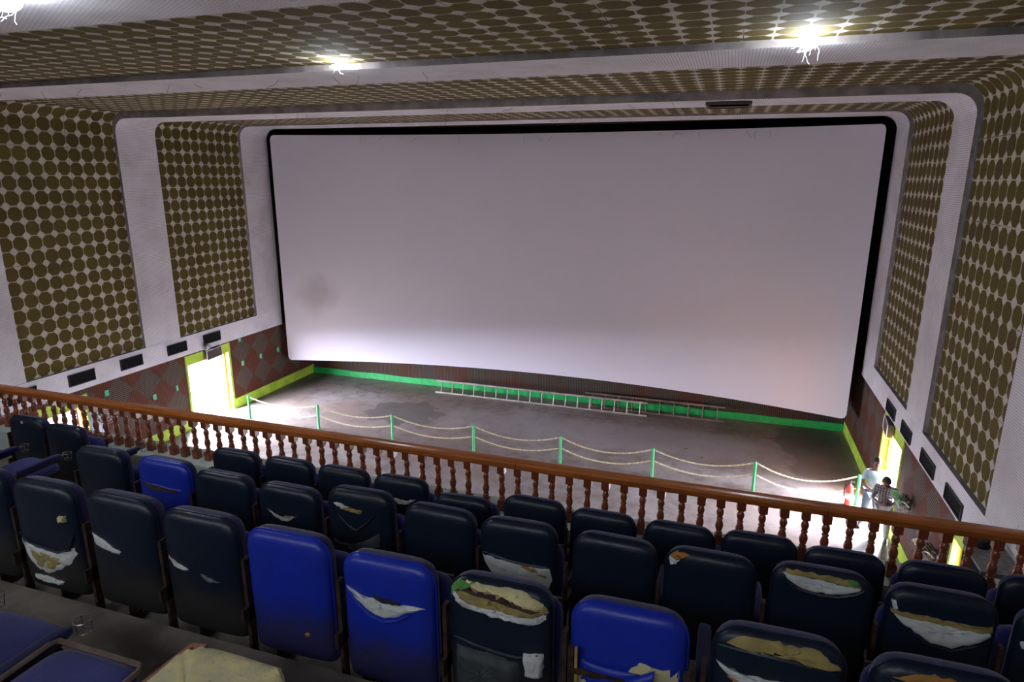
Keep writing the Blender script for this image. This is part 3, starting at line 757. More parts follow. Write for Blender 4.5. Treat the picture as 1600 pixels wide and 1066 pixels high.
# open vent hole in the second beam
root = empty('ceiling_vent', (-0.2, 14.70, 1.44)); tag(root, 'rectangular sooty vent frame in the underside of a ceiling beam', 'vent')
mb = MB(); mb.box(-0.40, 0.40, -0.42, 0.42, -0.03, -0.005); mb.build('duct_opening', DARK, root)
mb = MB()
for a in ((-0.44, 0.44, -0.46, -0.40), (-0.44, 0.44, 0.40, 0.46)): mb.box(a[0], a[1], a[2], a[3], -0.05, 0)
for a in ((-0.44, -0.38), (0.38, 0.44)): mb.box(a[0], a[1], -0.40, 0.40, -0.05, 0)
mb.build('frame', IRON, root)
mb = MB(); mb.obox((0.02, -0.05, -0.06), (0.36, 0.22, 0.01), Matrix.Rotation(0.12, 3, 'X')); mb.build('flap', GREYP, root)

def ell(mb, c, r, n=14, m=9, R=None):
    prof = []
    b = len(mb.v); c = Vector(c)
    for j in range(m + 1):
        ph = -PI / 2 + PI * j / m
        for i in range(n):
            t = 2 * PI * i / n; p = Vector((r[0] * math.cos(ph) * math.cos(t), r[1] * math.cos(ph) * math.sin(t), r[2] * math.sin(ph)))
            mb.v.append(tuple(c + (R @ p if R else p)))
    for j in range(m):
        for i in range(n): mb.face((b + j * n + i, b + j * n + (i + 1) % n, b + (j + 1) * n + (i + 1) % n, b + (j + 1) * n + i))
# ------------------------------------------------------------------ ceiling lamps with cobwebs
def lamp(p, label, wisps, flat=False, hang=False):
    root = empty('ceiling_lamp', (p[0], p[1], p[2])); tag(root, label, 'lamp', 'lamps on the ceiling beams')
    mb = MB()
    if hang: mb.lathe([(0.05, 0.05), (0.06, 0.07), (0.06, 0.09)], n=12)
    else: mb.obox((0, 0.12, 0), (0.10, 0.045, 0.03))
    mb.build('holder', WHITEP, root, smooth=True)
    mb = MB()
    ell(mb, (0, 0, 0), (0.19, 0.085, 0.035) if flat else (0.155, 0.09, 0.062), 18, 10)
    mb.build('bulb', BULB, root, smooth=True)
    q = random.Random(int(p[0] * 10) + 5); mb = MB()
    for k in range(wisps):
        a = Vector((q.uniform(-0.11, 0.11), q.uniform(-0.04, 0.04), -0.03)); pts = [a]; d = Vector((q.uniform(-1, 1), q.uniform(-0.3, 0.3), q.uniform(-1.2, -0.1)))
        for j in range(q.choice((2, 2, 3, 6))): d = (d + Vector((q.uniform(-1, 1), q.uniform(-0.3, 0.3), q.uniform(-0.6, 0.5)))).normalized(); a = a + d * q.uniform(0.015, 0.05); pts.append(a)
        mb.tube(pts, 0.0022, 3)
    if wisps: mb.build('cobweb', COB, root)
lamp(LAMPS[0][0], 'bright white ceiling lamp trailing cobwebs, on the right of the beam', 34)
lamp(LAMPS[1][0], 'flat bright ceiling lamp on the beam left of centre', 3, True)
lamp(LAMPS[2][0], 'white ceiling lamp at the top left corner of the picture', 12, False, True)
# soot cobwebs hanging from beams and the top of the screen
q = random.Random(3); mb = MB()
for k in range(46):
    y, z = q.choice([(9.6, 1.52), (14.2, 1.44), (19.0, 1.56), (15.1, 1.44)]); x = q.uniform(-14, -0.9)
    if k > 30:
        x = q.uniform(-15, 3.3); y = scr_y(x) - 0.02; z = 1.3
    a = Vector((x, y, z)); pts = [a]; d = Vector((q.uniform(-1, 1), 0, -0.6))
    for j in range(7): d = (d + Vector((q.uniform(-.6, .6), q.uniform(-.1, 0.0), q.uniform(-.5, .35)))).normalized(); d.z = min(d.z, 0.1); a = a + d * q.uniform(.03, .09); pts.append(a)
    mb.tube(pts[:5], 0.0035, 3)
tag(mb.build('cobwebs', COBD), 'sooty cobweb threads hanging from the beams and screen edge', 'cobweb', kind='stuff')

# ------------------------------------------------------------------ theatre seats
BW, BZ0, BZ1, BT = 0.239, 0.27, 0.955, 0.050
def hw(z):                                          # half width, narrowing round the top corners
    r = 0.10; w = BW
    if z > BZ1 - r: d = (z - (BZ1 - r)) / r; w = BW - r + r * math.sqrt(max(0.0, 1 - min(1, d) ** 2))
    elif z < BZ0 + 0.04: d = (BZ0 + 0.04 - z) / 0.04; w = BW - 0.04 + 0.04 * math.sqrt(max(0.0, 1 - min(1, d) ** 2))
    return w
def rear_y(x, z, t=BT):
    u = min(1, abs(x) / max(hw(z), 1e-4)); v = min(1, max(0, abs((z - (BZ0 + BZ1) / 2) / ((BZ1 - BZ0) / 2))))
    e = (max(0.0, 1 - u ** 7) ** 0.42) * (max(0.0, 1 - v ** 16) ** 0.42)
    zz = (z - BZ0) / (BZ1 - BZ0); b = 0.018 * (1 - u * u) * math.sin(PI * min(1, max(0, zz)))
    return -t * e - b
def half_shell(mb, t, sgn, bulge=1.0):
    us = [-1, -.985, -.95, -.88, -.75, -.5, -.25, 0, .25, .5, .75, .88, .95, .985, 1]
    zs = [0, .004, .015, .04, .1, .2, .32, .45, .58, .7, .8, .86, .90, .935, .962, .982, .993, .9985, 1]
    b = len(mb.v)
    for zz in zs:
        z = BZ0 + (BZ1 - BZ0) * zz
        for u in us:
            x = u * hw(z); y = rear_y(x, z, t); mb.v.append((x, -sgn * y if sgn > 0 else y, z))
    n = len(us)
    for j in range(len(zs) - 1):
        for i in range(n - 1):
            q = [b + j * n + i, b + j * n + i + 1, b + (j + 1) * n + i + 1, b + (j + 1) * n + i]
            mb.face(q if sgn < 0 else q[::-1])
shell = MB(); half_shell(shell, BT, -1)
front = MB(); half_shell(front, 0.085, 1)
pipe = MB(); pts = []
for k in range(25):
    z = BZ0 + 0.05 + (BZ1 - BZ0 - 0.15) * k / 24; pts.append((BW, 0, z))
for k in range(1, 9): a = PI / 2 * k / 8; pts.append((BW - 0.1 + 0.1 * math.cos(a), 0, BZ1 - 0.1 + 0.1 * math.sin(a)))
full = pts + [(-p[0], 0, p[2]) for p in pts[::-1]]
pipe.tube([(p[0] * 1.002, -0.006, p[2]) for p in full], 0.0065, 5)
def cushion_mesh(w, d, t):
    mb = MB()
    def se(a, n): return math.copysign(abs(a) ** n, a)
    NU, NV = 20, 10; b = len(mb.v)
    for j in range(NV + 1):
        ph = -PI / 2 + PI * j / NV
        for i in range(NU):
            th = 2 * PI * i / NU; mb.v.append((w * se(math.cos(ph), .35) * se(math.cos(th), .35), d * se(math.cos(ph), .35) * se(math.sin(th), .35), t * se(math.sin(ph), .6)))
    for j in range(NV):
        for i in range(NU): mb.face((b + j * NU + i, b + j * NU + (i + 1) % NU, b + (j + 1) * NU + (i + 1) % NU, b + (j + 1) * NU + i))
    return mb
cush = cushion_mesh(0.225, 0.24, 0.055)
armpad = cushion_mesh(0.032, 0.20, 0.025)
stand = MB()
stand.obox((0, 0.26, 0.02), (0.03, 0.20, 0.012)); stand.obox((0, 0.24, 0.25), (0.012, 0.035, 0.23)); stand.obox((0, 0.10, 0.45), (0.010, 0.13, 0.04)); stand.obox((0, 0.03, 0.40), (0.010, 0.02, 0.36)); stand.obox((0, 0.36, 0.47), (0.012, 0.20, 0.015))
underplate = MB(); underplate.obox((0, 0, 0), (0.20, 0.20, 0.008))
MESH = {}
def shared(key, mb, mat, smooth=True, angle=60):
    if key not in MESH:
        o = mb.build(key[0], mat, smooth=smooth, angle=angle); MESH[key] = o; return o, True
    return MESH[key], False
def put(key, mb, mat, parent, name, loc=(0, 0, 0), rot=(0, 0, 0), smooth=True, angle=60):
    src, new = shared(key, mb, mat, smooth, angle)
    o = src if new else src.copy()
    if not new: COL.objects.link(o)
    o.name = name; o.parent = parent; o.location = loc; o.rotation_euler = rot
    return o
def patch(poly, mat, parent, name, seed=1, lift=0.004, lump=0.006, label=None, jag=0.006):
    """torn area on the rear cover: an irregular, lumpy sheet hugging the rear surface"""
    q = random.Random(seed); P2 = [Vector((max(-BW + .012, min(BW - .012, x)), min(z, BZ1 - 0.012))) for x, z in poly]
    ring = []
    for i in range(len(P2)):
        a, b = P2[i], P2[(i + 1) % len(P2)]; n = max(2, int((b - a).length / 0.022))
        for k in range(n):
            t = k / n; p = a.lerp(b, t)
            if k: p = p + Vector((q.uniform(-jag, jag), q.uniform(-jag, jag)))
            ring.append(p)
    c = sum(ring, Vector((0, 0))) / len(ring)
    mb = MB(); N = len(ring); L = 5
    for l in range(L + 1):
        s = 1 - l / L * 0.999
        for p in ring:
            w = c + (p - c) * s; w.x = max(-hw(w.y) * 0.985, min(hw(w.y) * 0.985, w.x)) if w.y < BZ1 else w.x
            e = lift if l else 0.0
            y = rear_y(w.x, w.y) - (e + (q.uniform(-1, 1) * lump if l else 0) + (lump * 1.2 if l > 0 else -0.0))
            mb.v.append((w.x, y, w.y))
    for l in range(L):
        for k in range(N): mb.face((l * N + k, l * N + (k + 1) % N, (l + 1) * N + (k + 1) % N, (l + 1) * N + k))
    mb.face([L * N + k for k in range(N)])
    o = mb.build(name, mat, parent, smooth=True, angle=80)
    if label: o['label'] = label
    return o
def lip(pts, mat, parent, r=0.008, seed=1):
    """curled torn edge of the vinyl"""
    q = random.Random(seed); mb = MB(); out = []
    for (x, z) in pts:
        x = max(-BW + .012, min(BW - .012, x)); z = min(z, BZ1 - 0.01)
        out.append((x, rear_y(x, z) - 0.006 + q.uniform(-.003, .003), z))
    fine = []
    for i in range(len(out) - 1):
        for k in range(3): t = k / 3; fine.append(tuple(out[i][j] * (1 - t) + out[i + 1][j] * t for j in range(3)))
    fine.append(out[-1]); mb.tube(fine, r, 6, rad=[r * (0.5 + 0.8 * math.sin(PI * (i + .5) / len(fine))) for i in range(len(fine))])
    return mb.build('torn_edge', mat, parent, smooth=True)

def zmap(z): return z if z < .78 else .78 + (z - .78) * (.185 / .265)
def seat(x, yb, fz, kind, label, group, tears=(), right_arm=False, up=True, cut=None, tilt=0.0, zoff=0.0, back=True, ring=False, cush_y=0.0, cush_mat=None, arm=True, left_arm=True, low=0.0):
    root = empty('theatre_seat', (x, yb, fz)); tag(root, label, 'theatre seat', group)
    vm = ROYAL if kind == 'royal' else NAVY
    if back:
        rot = (0, tilt, 0); zz = (0, 0.05, zoff)
        bk = put(('backrest', 1), front, FAB, root, 'backrest', zz, rot)
        if cut:
            cv = MB(); half_shell(cv, BT, -1)
            keep = []
            for f in cv.f:
                cx = sum(cv.v[i][0] for i in f) / 4; cz = sum(cv.v[i][2] for i in f) / 4
                if not cut(cx, cz): keep.append(f)
            cv.f = keep; cv.m = cv.m[:len(keep)]
            cvo = cv.build('rear_cover', vm, root, smooth=True, angle=60); cvo.location = zz; cvo.rotation_euler = rot
        else: cvo = put(('rear_cover', kind), shell, vm, root, 'rear_cover', zz, rot)
        put(('piping', kind), pipe, vm, cvo, 'piping')
        tears = [tuple([(px * .92, zmap(pz)) for px, pz in e] if isinstance(e, list) else e for e in t) for t in tears]
        for k, t in enumerate(tears):
            if t[0] == 'lip': lip(t[1], vm, cvo, seed=k)
            else:
                o = patch(t[1], t[0], cvo, 'foam_tear', seed=int(x * 100) + k, lump=t[3] if len(t) > 3 else 0.006, lift=(t[4] if len(t) > 4 else 0.004) + 0.004 * k)
                o['label'] = t[2]
    if cush_mat is None: cush_mat = FAB2
    a = (PI / 2 - 0.22) if up else 0.0
    loc = (0, 0.22, 0.50) if up else (0, 0.40 + cush_y, 0.37 - low * .4)
    c = put(('seat_cushion', cush_mat.name), cush, cush_mat, root, 'seat_cushion', loc, (a if up else 0, 0, 0))
    if up: c.rotation_euler = (PI / 2 - 0.2, 0, 0)
    put(('underplate', 1), underplate, IRON, root, 'seat_underplate', (0, loc[1] + (0.058 if up else 0), loc[2] - (0 if up else 0.06)), (PI / 2 - 0.2 if up else 0, 0, 0), smooth=False)
    sides = ([-1] if left_arm else []) + ([1] if right_arm else [])
    for s in sides:
        sx = s * 0.272
        st = put(('side_frame', 1), stand, IRON, root, 'side_frame', (sx, 0.0, -low), smooth=False)
        if arm: put(('armrest', 1), armpad, FAB, root, 'armrest', (sx, 0.40, 0.50 - low))
        if ring:
            if ('r', 1) not in MESH:
                mb = MB(); mb.tube([(0.045 * math.cos(t), 0.045 * math.sin(t), 0) for t in [2 * PI * q / 18 for q in range(18)]], 0.0035, 5, closed=True)
                mb.tube([(0.035 * math.cos(t), 0.035 * math.sin(t), -0.07) for t in [2 * PI * q / 18 for q in range(18)]], 0.003, 5, closed=True)
                for t in (0.6, 2.6, 4.7): mb.tube([(0.045 * math.cos(t), 0.045 * math.sin(t), 0), (0.036 * math.cos(t), 0.036 * math.sin(t), -0.07)], 0.003, 5)
                mb.tube([(0, -0.045, 0), (0, -0.075, -0.01)], 0.004, 5)
                MESH[('r', 1)] = mb.build('cup_ring', WIRE, smooth=True); o = MESH[('r', 1)]
            else: o = MESH[('r', 1)].copy(); COL.objects.link(o)
            o.name = 'cup_ring'; o.parent = root; o.location = (sx, 0.655, 0.50 - low); o.scale = (0.8, 0.8, 0.8)
    return root
W_, Y_ = WFOAM, YFOAM
G1, G2, G3, G4 = 'theatre seats in the first row behind the railing', 'theatre seats in the second row', 'theatre seats in the third row', 'theatre seats in the nearest row'
# first row
Y1, Z1 = 4.22, -3.32
ordn = ['first', 'second', 'third', 'fourth', 'fifth', 'sixth', 'seventh', 'eighth', 'ninth', 'tenth', 'eleventh', 'twelfth']
r1 = [-3.987, -3.435, -2.895, -2.347, -1.80, -1.236, -0.700, -0.158, 0.385, 0.91, 1.458, 2.01]
for k, x in enumerate(r1):
    lb = 'navy blue theatre seat in front row by the railing, %s from the aisle gap' % ordn[k]; te = ()
    if k == 3: lb = 'navy front row seat with a small pale tear, fourth from the aisle gap'; te = [(W_, [(-0.05, .80), (.07, .79), (.17, .82), (.10, .76), (.0, .75)], 'pale torn vinyl showing padding', 0.003)]
    if k == 10: lb = 'navy front row seat near the lower right corner, beside the two people'
    if k == 11: lb = 'navy front row seat cut by the right picture edge'
    seat(x, Y1, Z1, 'navy', lb, G1, te, right_arm=(k == 11), tilt=rnd.uniform(-.015, .015), zoff=[0, 0, 0, 0, -.08, 0, -.02, -.02, 0, -.02, -.01, 0][k])
for k, (x, lb) in enumerate([(-6.54, 'navy front row seat at the far left with a worn chip on its top'), (-6.04, 'navy front row seat at far left just before the aisle gap')]):
    te = [(W_, [(-0.03, 0.985), (0.0, .985), (0.0, .95), (-.02, .95)], 'small pale chip', 0.002)] if k == 0 else ()
    seat(x, Y1, Z1, 'navy', lb, G1, te, right_arm=(k == 1), ring=(k == 1), zoff=0.0 if k == 0 else -0.03)
# second row
Y2, Z2 = 3.28, -2.98
r2 = [(-4.36, 'navy', 'plain dark navy seat in second row at the aisle end', ()),
      (-3.77, 'royal', 'bright royal blue seat in second row with a dark horizontal slit', [(simple('dark slit lining', (0.07, 0.05, 0.02), 0.9), [(-.22, .775), (-.02, .765), (.2, .76), (.14, .735), (-.08, .725), (-.18, .755)], 'dark horizontal slit', 0.002), ('lip', [(-.23, .78), (-.1, .775), (0, .775), (.1, .77), (.2, .765)])]),
      (-3.244, 'navy', 'plain navy seat in second row right of the slit royal blue one', ()),
      (-2.70, 'navy', 'navy second row seat with a crooked white and yellow tear at mid height', [(W_, [(-.17, .80), (-.12, .78), (-.05, .745), (.03, .755), (.12, .785), (.04, .735), (-.03, .72), (-.08, .74)], 'white padding in a tear', .004), (Y_, [(-.02, .755), (.06, .775), (.05, .755)], 'yellow foam', .003)]),
      (-2.12, 'navy', 'navy second row seat with a short split and creased loose vinyl', [(W_, [(-.19, .90), (-.12, .905), (-.06, .885), (-.10, .865), (-.17, .87)], 'white padding', .005), (Y_, [(-.14, .865), (-.06, .875), (.05, .865), (.04, .835), (-.04, .84)], 'yellow foam', .005), (simple('grey vinyl backing', (0.10, 0.12, 0.13), 0.6), [(-.22, .60), (-.07, .585), (.12, .645), (.17, .70), (.17, .60), (-.03, .56)], 'grey vinyl backing', .008), ('lip', [(-.15, .80), (-.07, .73), (0, .70), (.08, .76), (.14, .84)])]),
      (-1.581, 'navy', 'plain smooth navy seat in second row left of the one with fallen panel', ()),
      (-1.034, 'navy', 'navy second row seat whose lower cover is torn off showing white board', [(W_, [(-.25, .72), (-.20, .725), (-.09, .72), (0, .715), (.11, .705), (.22, .70), (.235, .62), (.20, .52), (.11, .53), (-.05, .56), (-.18, .62), (-.23, .68)], 'white padding board', .006), (OFOAM, [(.02, .705), (.12, .70), (.20, .665), (.21, .64), (.10, .675)], 'orange brown stained foam', .004), ('lip', [(-.25, .735), (-.15, .74), (-.05, .73), (.08, .72), (.2, .715), (.24, .71)])]),
      (-0.481, 'navy', 'plain navy seat in second row left of the one with chewed corner', ()),
      (0.056, 'navy', 'navy second row seat with its top left corner chewed to pink foam', [(OFOAM, [(-.245, .97), (-.225, 1.01), (-.19, 1.035), (-.12, 1.04), (-.16, .99), (-.20, .965)], 'pinkish foam', .008), (W_, [(-.25, .97), (-.20, .965), (-.17, .975), (-.19, .93), (-.23, .915)], 'white padding', .006)]),
      (0.614, 'navy', 'navy second row seat with a white smile-shaped gap below its yellow top edge', [(W_, [(-.205, .985), (-.10, .985), (.05, .975), (.20, .955), (.16, .925), (.06, .885), (-.03, .88), (-.12, .90), (-.17, .935)], 'white padding', .005), (Y_, [(-.205, .99), (-.19, 1.02), (-.08, 1.038), (.06, 1.036), (.16, 1.01), (.20, .965), (.05, .99), (-.10, 1.0)], 'yellow foam', .005), (GFOAM, [(.12, 1.02), (.17, 1.01), (.19, .985), (.14, .99)], 'green foam scrap', .01), ('lip', [(-.19, .93), (-.12, .885), (-.02, .87), (.08, .875), (.17, .915), (.21, .95)])]),
      (1.155, 'navy', 'navy second row seat gaping open on a wide white panel, near lower right corner', [(W_, [(-.235, .83), (-.12, .845), (.05, .83), (.22, .81), (.235, .78), (.16, .735), (.06, .69), (-.04, .70), (-.12, .74), (-.19, .78)], 'white padding', .005), (Y_, [(-.245, .86), (-.10, .865), (.10, .86), (.235, .86), (.24, .81), (.05, .83), (-.10, .84), (-.24, .83)], 'yellow foam', .006), (W_, [(-.25, .93), (-.225, .935), (-.21, .88), (-.235, .865)], 'white padding', .004), ('lip', [(-.21, .785), (-.12, .73), (-.04, .69), (.06, .68), (.17, .73)])]),
      (1.70, 'navy', 'navy second row seat cut by the right picture edge with a pale nick', [(W_, [(-.24, .80), (-.21, .82), (-.2, .77), (-.23, .76)], 'pale nick', .003)])]
for k, (x, kd, lb, te) in enumerate(r2):
    seat(x, Y2, Z2, kd, lb, G2, te, right_arm=(k == 11), tilt=rnd.uniform(-.02, .02), zoff=[.015, .02, -.01, -.02, .045, .015, .015, .02, .025, .045, .035, .02][k])
for x, lb in ((-5.87, 'navy second row seat across the aisle at the left picture edge'),):
    seat(x, Y2, Z2, 'navy', lb, G2, right_arm=(x > -6), ring=True, up=False)
# third row
Y3, Z3 = 2.30, -2.64
steel_cut = lambda cx, cz: cz < 0.63 + (0.06 if cx > 0.0 else -0.02) and cz > 0.05
r3 = [(-4.10, 'navy', 'navy third row seat cut by the left picture edge', (), 0),
      (-3.55, 'navy', 'navy third row seat with a big ragged yellow hole, at far left', [(W_, [(-.25, .60), (-.18, .575), (-.08, .56), (.02, .555), (.15, .545), (.225, .60), (.235, .56), (.19, .50), (.08, .44), (-.02, .40), (-.12, .42), (-.2, .50)], 'white padding', .006), (Y_, [(-.16, .55), (-.03, .55), (.14, .53), (.17, .51), (.06, .45), (-.03, .41), (-.10, .45)], 'yellow foam', .006), (W_, [(-.16, .37), (-.05, .38), (.10, .36), (.08, .34), (-.08, .345)], 'pale torn edge', .004), (PFOAM, [(.16, .80), (.21, .805), (.21, .76), (.165, .755)], 'pale scrap', .003), ('lip', [(-.25, .62), (-.12, .59), (0, .58), (.12, .565), (.2, .59), (.235, .68)])], 0),
      (-2.99, 'navy', 'navy third row seat with one curved white tear at its upper left', [(W_, [(-.225, .72), (-.15, .71), (-.06, .68), (.02, .655), (.0, .635), (-.08, .64), (-.16, .655), (-.2, .685)], 'white padding', .004)], 0),
      (-2.455, 'navy', 'dark navy third row seat with two thin pale slits', [(W_, [(-.22, .70), (-.14, .675), (-.06, .65), (-.08, .64), (-.17, .655)], 'thin pale slit', .003), (simple('grey scuff', (0.15, 0.16, 0.17), 0.7), [(.02, .645), (.09, .63), (.15, .615), (.07, .61)], 'grey scuff', .002)], 0),
      (-1.918, 'royal', 'bright royal blue third row seat, intact, with grimy lower half', [(OFOAM, [(.10, .445), (.125, .455), (.13, .435), (.11, .43)], 'small orange chip', .002)], .01),
      (-1.365, 'royal', 'bright royal blue third row seat with a white leaf-shaped tear', [(W_, [(-.235, .80), (-.15, .775), (-.04, .765), (.08, .755), (.14, .765), (.22, .755), (.12, .725), (.06, .69), (0, .675), (-.08, .69), (-.16, .735)], 'white padding', .006), (simple('dark torn rim', (0.02, 0.02, 0.03), 0.8), [(-.08, .785), (.02, .78), (.10, .765), (.06, .755), (-.04, .765)], 'dark torn rim', .002), ('lip', [(-.235, .79), (-.16, .725), (-.08, .68), (0, .665), (.07, .68), (.14, .72)])], .01),
      (-0.809, 'navy', 'navy third row seat with its top peeled open on yellow foam and white padding', [(W_, [(-.255, .93), (-.25, .865), (-.18, .84), (-.05, .825), (.08, .82), (.18, .815), (.235, .855), (.245, .91), (.2, .90), (0, .92)], 'white padding', .006), (Y_, [(-.235, .97), (-.225, .91), (-.10, .885), (.05, .88), (.18, .865), (.245, .90), (.23, .945), (.05, .975), (-.12, 1.0)], 'yellow foam', .008, .010), (simple('dark brown seam gap', (0.06, 0.035, 0.03), 0.9), [(-.22, 1.005), (-.05, .985), (.10, .965), (.22, .925), (.22, .915), (.05, .955), (-.10, .975), (-.21, .99)], 'dark brown gap', .003, .022), (PFOAM, [(-.16, 1.03), (0, 1.033), (.14, 1.02), (.22, .96), (.235, .925), (.10, .985), (-.05, 1.005), (-.17, 1.01)], 'pale foam strip', .006, .01), (GFOAM, [(-.25, .97), (-.22, 1.02), (-.14, 1.038), (-.12, 1.025), (-.19, 1.0), (-.225, .955)], 'green foam scrap', .008, .012), (W_, [(.13, .66), (.225, .665), (.22, .55), (.135, .555)], 'square white hole', .004), ('lip', [(-.23, .66), (-.12, .655), (0, .645), (.1, .64), (.2, .66)]), (simple('grey worn vinyl', (0.045, 0.055, 0.06), 0.7), [(-.22, .62), (-.05, .63), (.11, .60), (.11, .50), (-.05, .45), (-.22, .42)], 'grey worn vinyl', .005)], .02),
      (-0.25, 'royal', 'bright royal blue third row seat with its lower cover hanging in flaps over yellow board', [(PFOAM, [(-.22, .69), (-.14, .695), (-.06, .66), (.0, .68), (.06, .75), (.16, .73), (.23, .735), (.23, .36), (-.22, .36)], 'yellow backing board', .003, .0)], .02),
      (0.32, 'navy', 'navy third row seat with brown foam along its torn top and a white gap', [(Y_, [(-.21, .955), (-.17, 1.0), (-.08, 1.03), (.04, 1.035), (.15, 1.01), (.22, .95), (.235, .92), (.12, .945), (-.02, .955), (-.15, .955)], 'brown yellow foam', .009), (W_, [(-.245, .82), (-.15, .795), (-.05, .79), (.12, .81), (.21, .80), (.10, .76), (-.05, .745), (-.16, .75)], 'white padding', .005), (PEACH, [(-.20, .76), (-.05, .755), (.15, .755), (.12, .70), (-.12, .70)], 'brown lining', .004), ('lip', [(-.24, .93), (-.14, .94), (0, .94), (.12, .93), (.22, .90)])], .03),
      (0.88, 'navy', 'navy third row seat with orange foam at its torn top, at the bottom edge', [(OFOAM, [(-.20, .96), (-.12, 1.0), (0, 1.02), (.05, 1.0), (.02, .965), (-.1, .955)], 'orange foam', .008), (Y_, [(.0, .97), (.05, 1.01), (.17, .99), (.22, .95), (.1, .95)], 'yellow foam', .006), (W_, [(-.2, .945), (-.05, .945), (.12, .935), (.0, .91), (-.15, .91)], 'white padding', .004)], .03)]
for k, (x, kd, lb, te, zo) in enumerate(r3):
    s = seat(x, Y3, Z3, kd, lb, G3, te, right_arm=(k == 9), tilt=rnd.uniform(-.015, .015), zoff=[0, .0, .01, 0, -.01, -.035, -.035, -.035, -.02, -.02][k])
    if k == 7:      # exposed steel frame and hanging flaps
        cv = [c for c in s.children if c.name.startswith('rear_cover')][0]
        mb = MB()
        for xx in (-.235, .235): mb.obox((xx, -0.075, .52), (0.012, 0.008, .19))
        mb.obox((0, -0.083, .60), (.23, 0.006, .014), Matrix.Rotation(0.0, 3, 'Y')); mb.obox((0, -0.078, .46), (.20, 0.005, .008))
        mb.build('steel_frame', IRON, s, smooth=False).location = (0, 0.05, .02)
        mb = MB()
        def fl(u, v):
            xx = -0.20 + 0.26 * u; top = .70; bot = .64 - 0.08 * math.sin(PI * u ** 1.3) if u < 0.98 else .64; z = top + (bot - top) * v
            return (xx, rear_y(xx, z) - 0.008 - 0.035 * v * math.sin(PI * u), z)
        mb.grid(fl, 10, 5)
        def f2(u, v):
            xx = -0.01 + 0.13 * u; top = .66 + .09 * u; bot = .57; z = top + (bot - top) * v
            return (xx - 0.02 * v, rear_y(xx, z) - 0.015 - 0.02 * math.sin(PI * v) - .015 * u, z)
        mb.grid(f2, 8, 5); o = mb.build('hanging_flap', ROYAL, cv, smooth=True)
        md = o.modifiers.new('t', 'SOLIDIFY'); md.thickness = 0.003
        bm_ = simple('yellow batten', (.42, .3, .05), .7)
        mb = MB(); mb.obox((-.205, -.08, .68), (0.006, 0.006, 0.09)); mb.build('wooden_batten', bm_, cv)
        mb = MB(); mb.obox((.222, -.07, .56), (.012, .004, .12)); mb.build('wooden_batten', bm_, cv)
# nearest row, left end: lowered cushions, no backs in view
Y4, Z4 = 1.08, -2.30
seat(-2.83, Y4, Z4, 'navy', 'dark blue seat in the nearest row at lower left with a wire cup ring', G4, up=False, right_arm=True, ring=True, cush_y=0.0, cush_mat=FAB2, low=0.10)
s = seat(-2.27, Y4, Z4, 'navy', 'dark blue low seat with worn brown piping beside the bare foam cushion', G4, up=False, back=False, arm=False, left_arm=False, cush_y=-0.12)
mb = MB(); pts = [(-0.235, 0.20, .425), (-0.235, 0.47, .43), (-0.215, .50, .432), (0.215, .50, .432), (.235, .47, .43), (.235, .2, .425)]
mb.tube(pts, 0.012, 6); mb.build('piping', simple('worn brown piping', (.16, .11, .08), .8), s, smooth=True)
# bare foam cushion seat
root = empty('theatre_seat', (-1.75, Y4, Z4)); tag(root, 'nearest row seat without a back, its cushion bare yellow foam with peach lining', 'theatre seat', G4)
mb = MB(); q = random.Random(4)
outl = []
for k in range(40):
    t = 2 * PI * k / 40; c, s_ = math.cos(t), math.sin(t); se = lambda a, n: math.copysign(abs(a) ** n, a)
    outl.append((0.25 * se(c, .32) * (1 + q.uniform(-.02, .02)), 0.30 * se(s_, .32) * (1 + q.uniform(-.015, .015))))
for l, (sc, z) in enumerate(((1, -0.04), (1.01, 0.0), (1.0, .025), (.96, .04), (.85, .045), (.6, .05), (.3, .048), (.02, .05))):
    for p in outl: mb.v.append((p[0] * sc, p[1] * sc, z + (q.uniform(-.006, .006) if l > 1 else 0)))
for l in range(7):
    for k in range(40): mb.face((l * 40 + k, l * 40 + (k + 1) % 40, (l + 1) * 40 + (k + 1) % 40, (l + 1) * 40 + k))
mb.face([k for k in range(40)][::-1])
fo = mb.build('foam_cushion', PFOAM, root, loc=(0, 0.41, 0.36), smooth=True)
mb = MB(); mb.tube([(-.262, -.2, .0), (-.268, 0, .012), (-.262, .2, .006), (-.25, .29, .01), (-.2, .31, .0)], 0.02, 7); mb.build('lining_edge', PEACH, fo, smooth=True)
put(('underplate', 1), underplate, IRON, root, 'seat_underplate', (0, .40, .29), smooth=False)
for sx in (-.272, .272): put(('side_frame', 1), stand, IRON, root, 'side_frame', (sx, 0, -0.10), smooth=False)

# ------------------------------------------------------------------ people
def skin_data(V, E, Rr, lvl=2):
    me = bpy.data.meshes.new('tmp'); me.from_pydata(V, E, []); o = bpy.data.objects.new('tmp', me); COL.objects.link(o)
    md = o.modifiers.new('skin', 'SKIN'); md.use_smooth_shade = True
    sv = me.skin_vertices[0].data if me.skin_vertices else None
    if sv is None:
        import bmesh
        bm = bmesh.new(); bm.from_mesh(me); bm.verts.layers.skin.verify(); bm.to_mesh(me); bm.free(); sv = me.skin_vertices[0].data
    for i, r in enumerate(Rr): sv[i].radius = (r, r) if isinstance(r, (int, float)) else r; sv[i].use_root = (i == 0)
    ss = o.modifiers.new('s', 'SUBSURF'); ss.levels = lvl; ss.render_levels = lvl
    dg = bpy.context.evaluated_depsgraph_get(); dg.update(); ev = o.evaluated_get(dg); m2 = ev.to_mesh()
    data = ([tuple(v.co) for v in m2.vertices], [tuple(p.vertices) for p in m2.polygons]); ev.to_mesh_clear()
    bpy.data.objects.remove(o); bpy.data.meshes.remove(me); return data
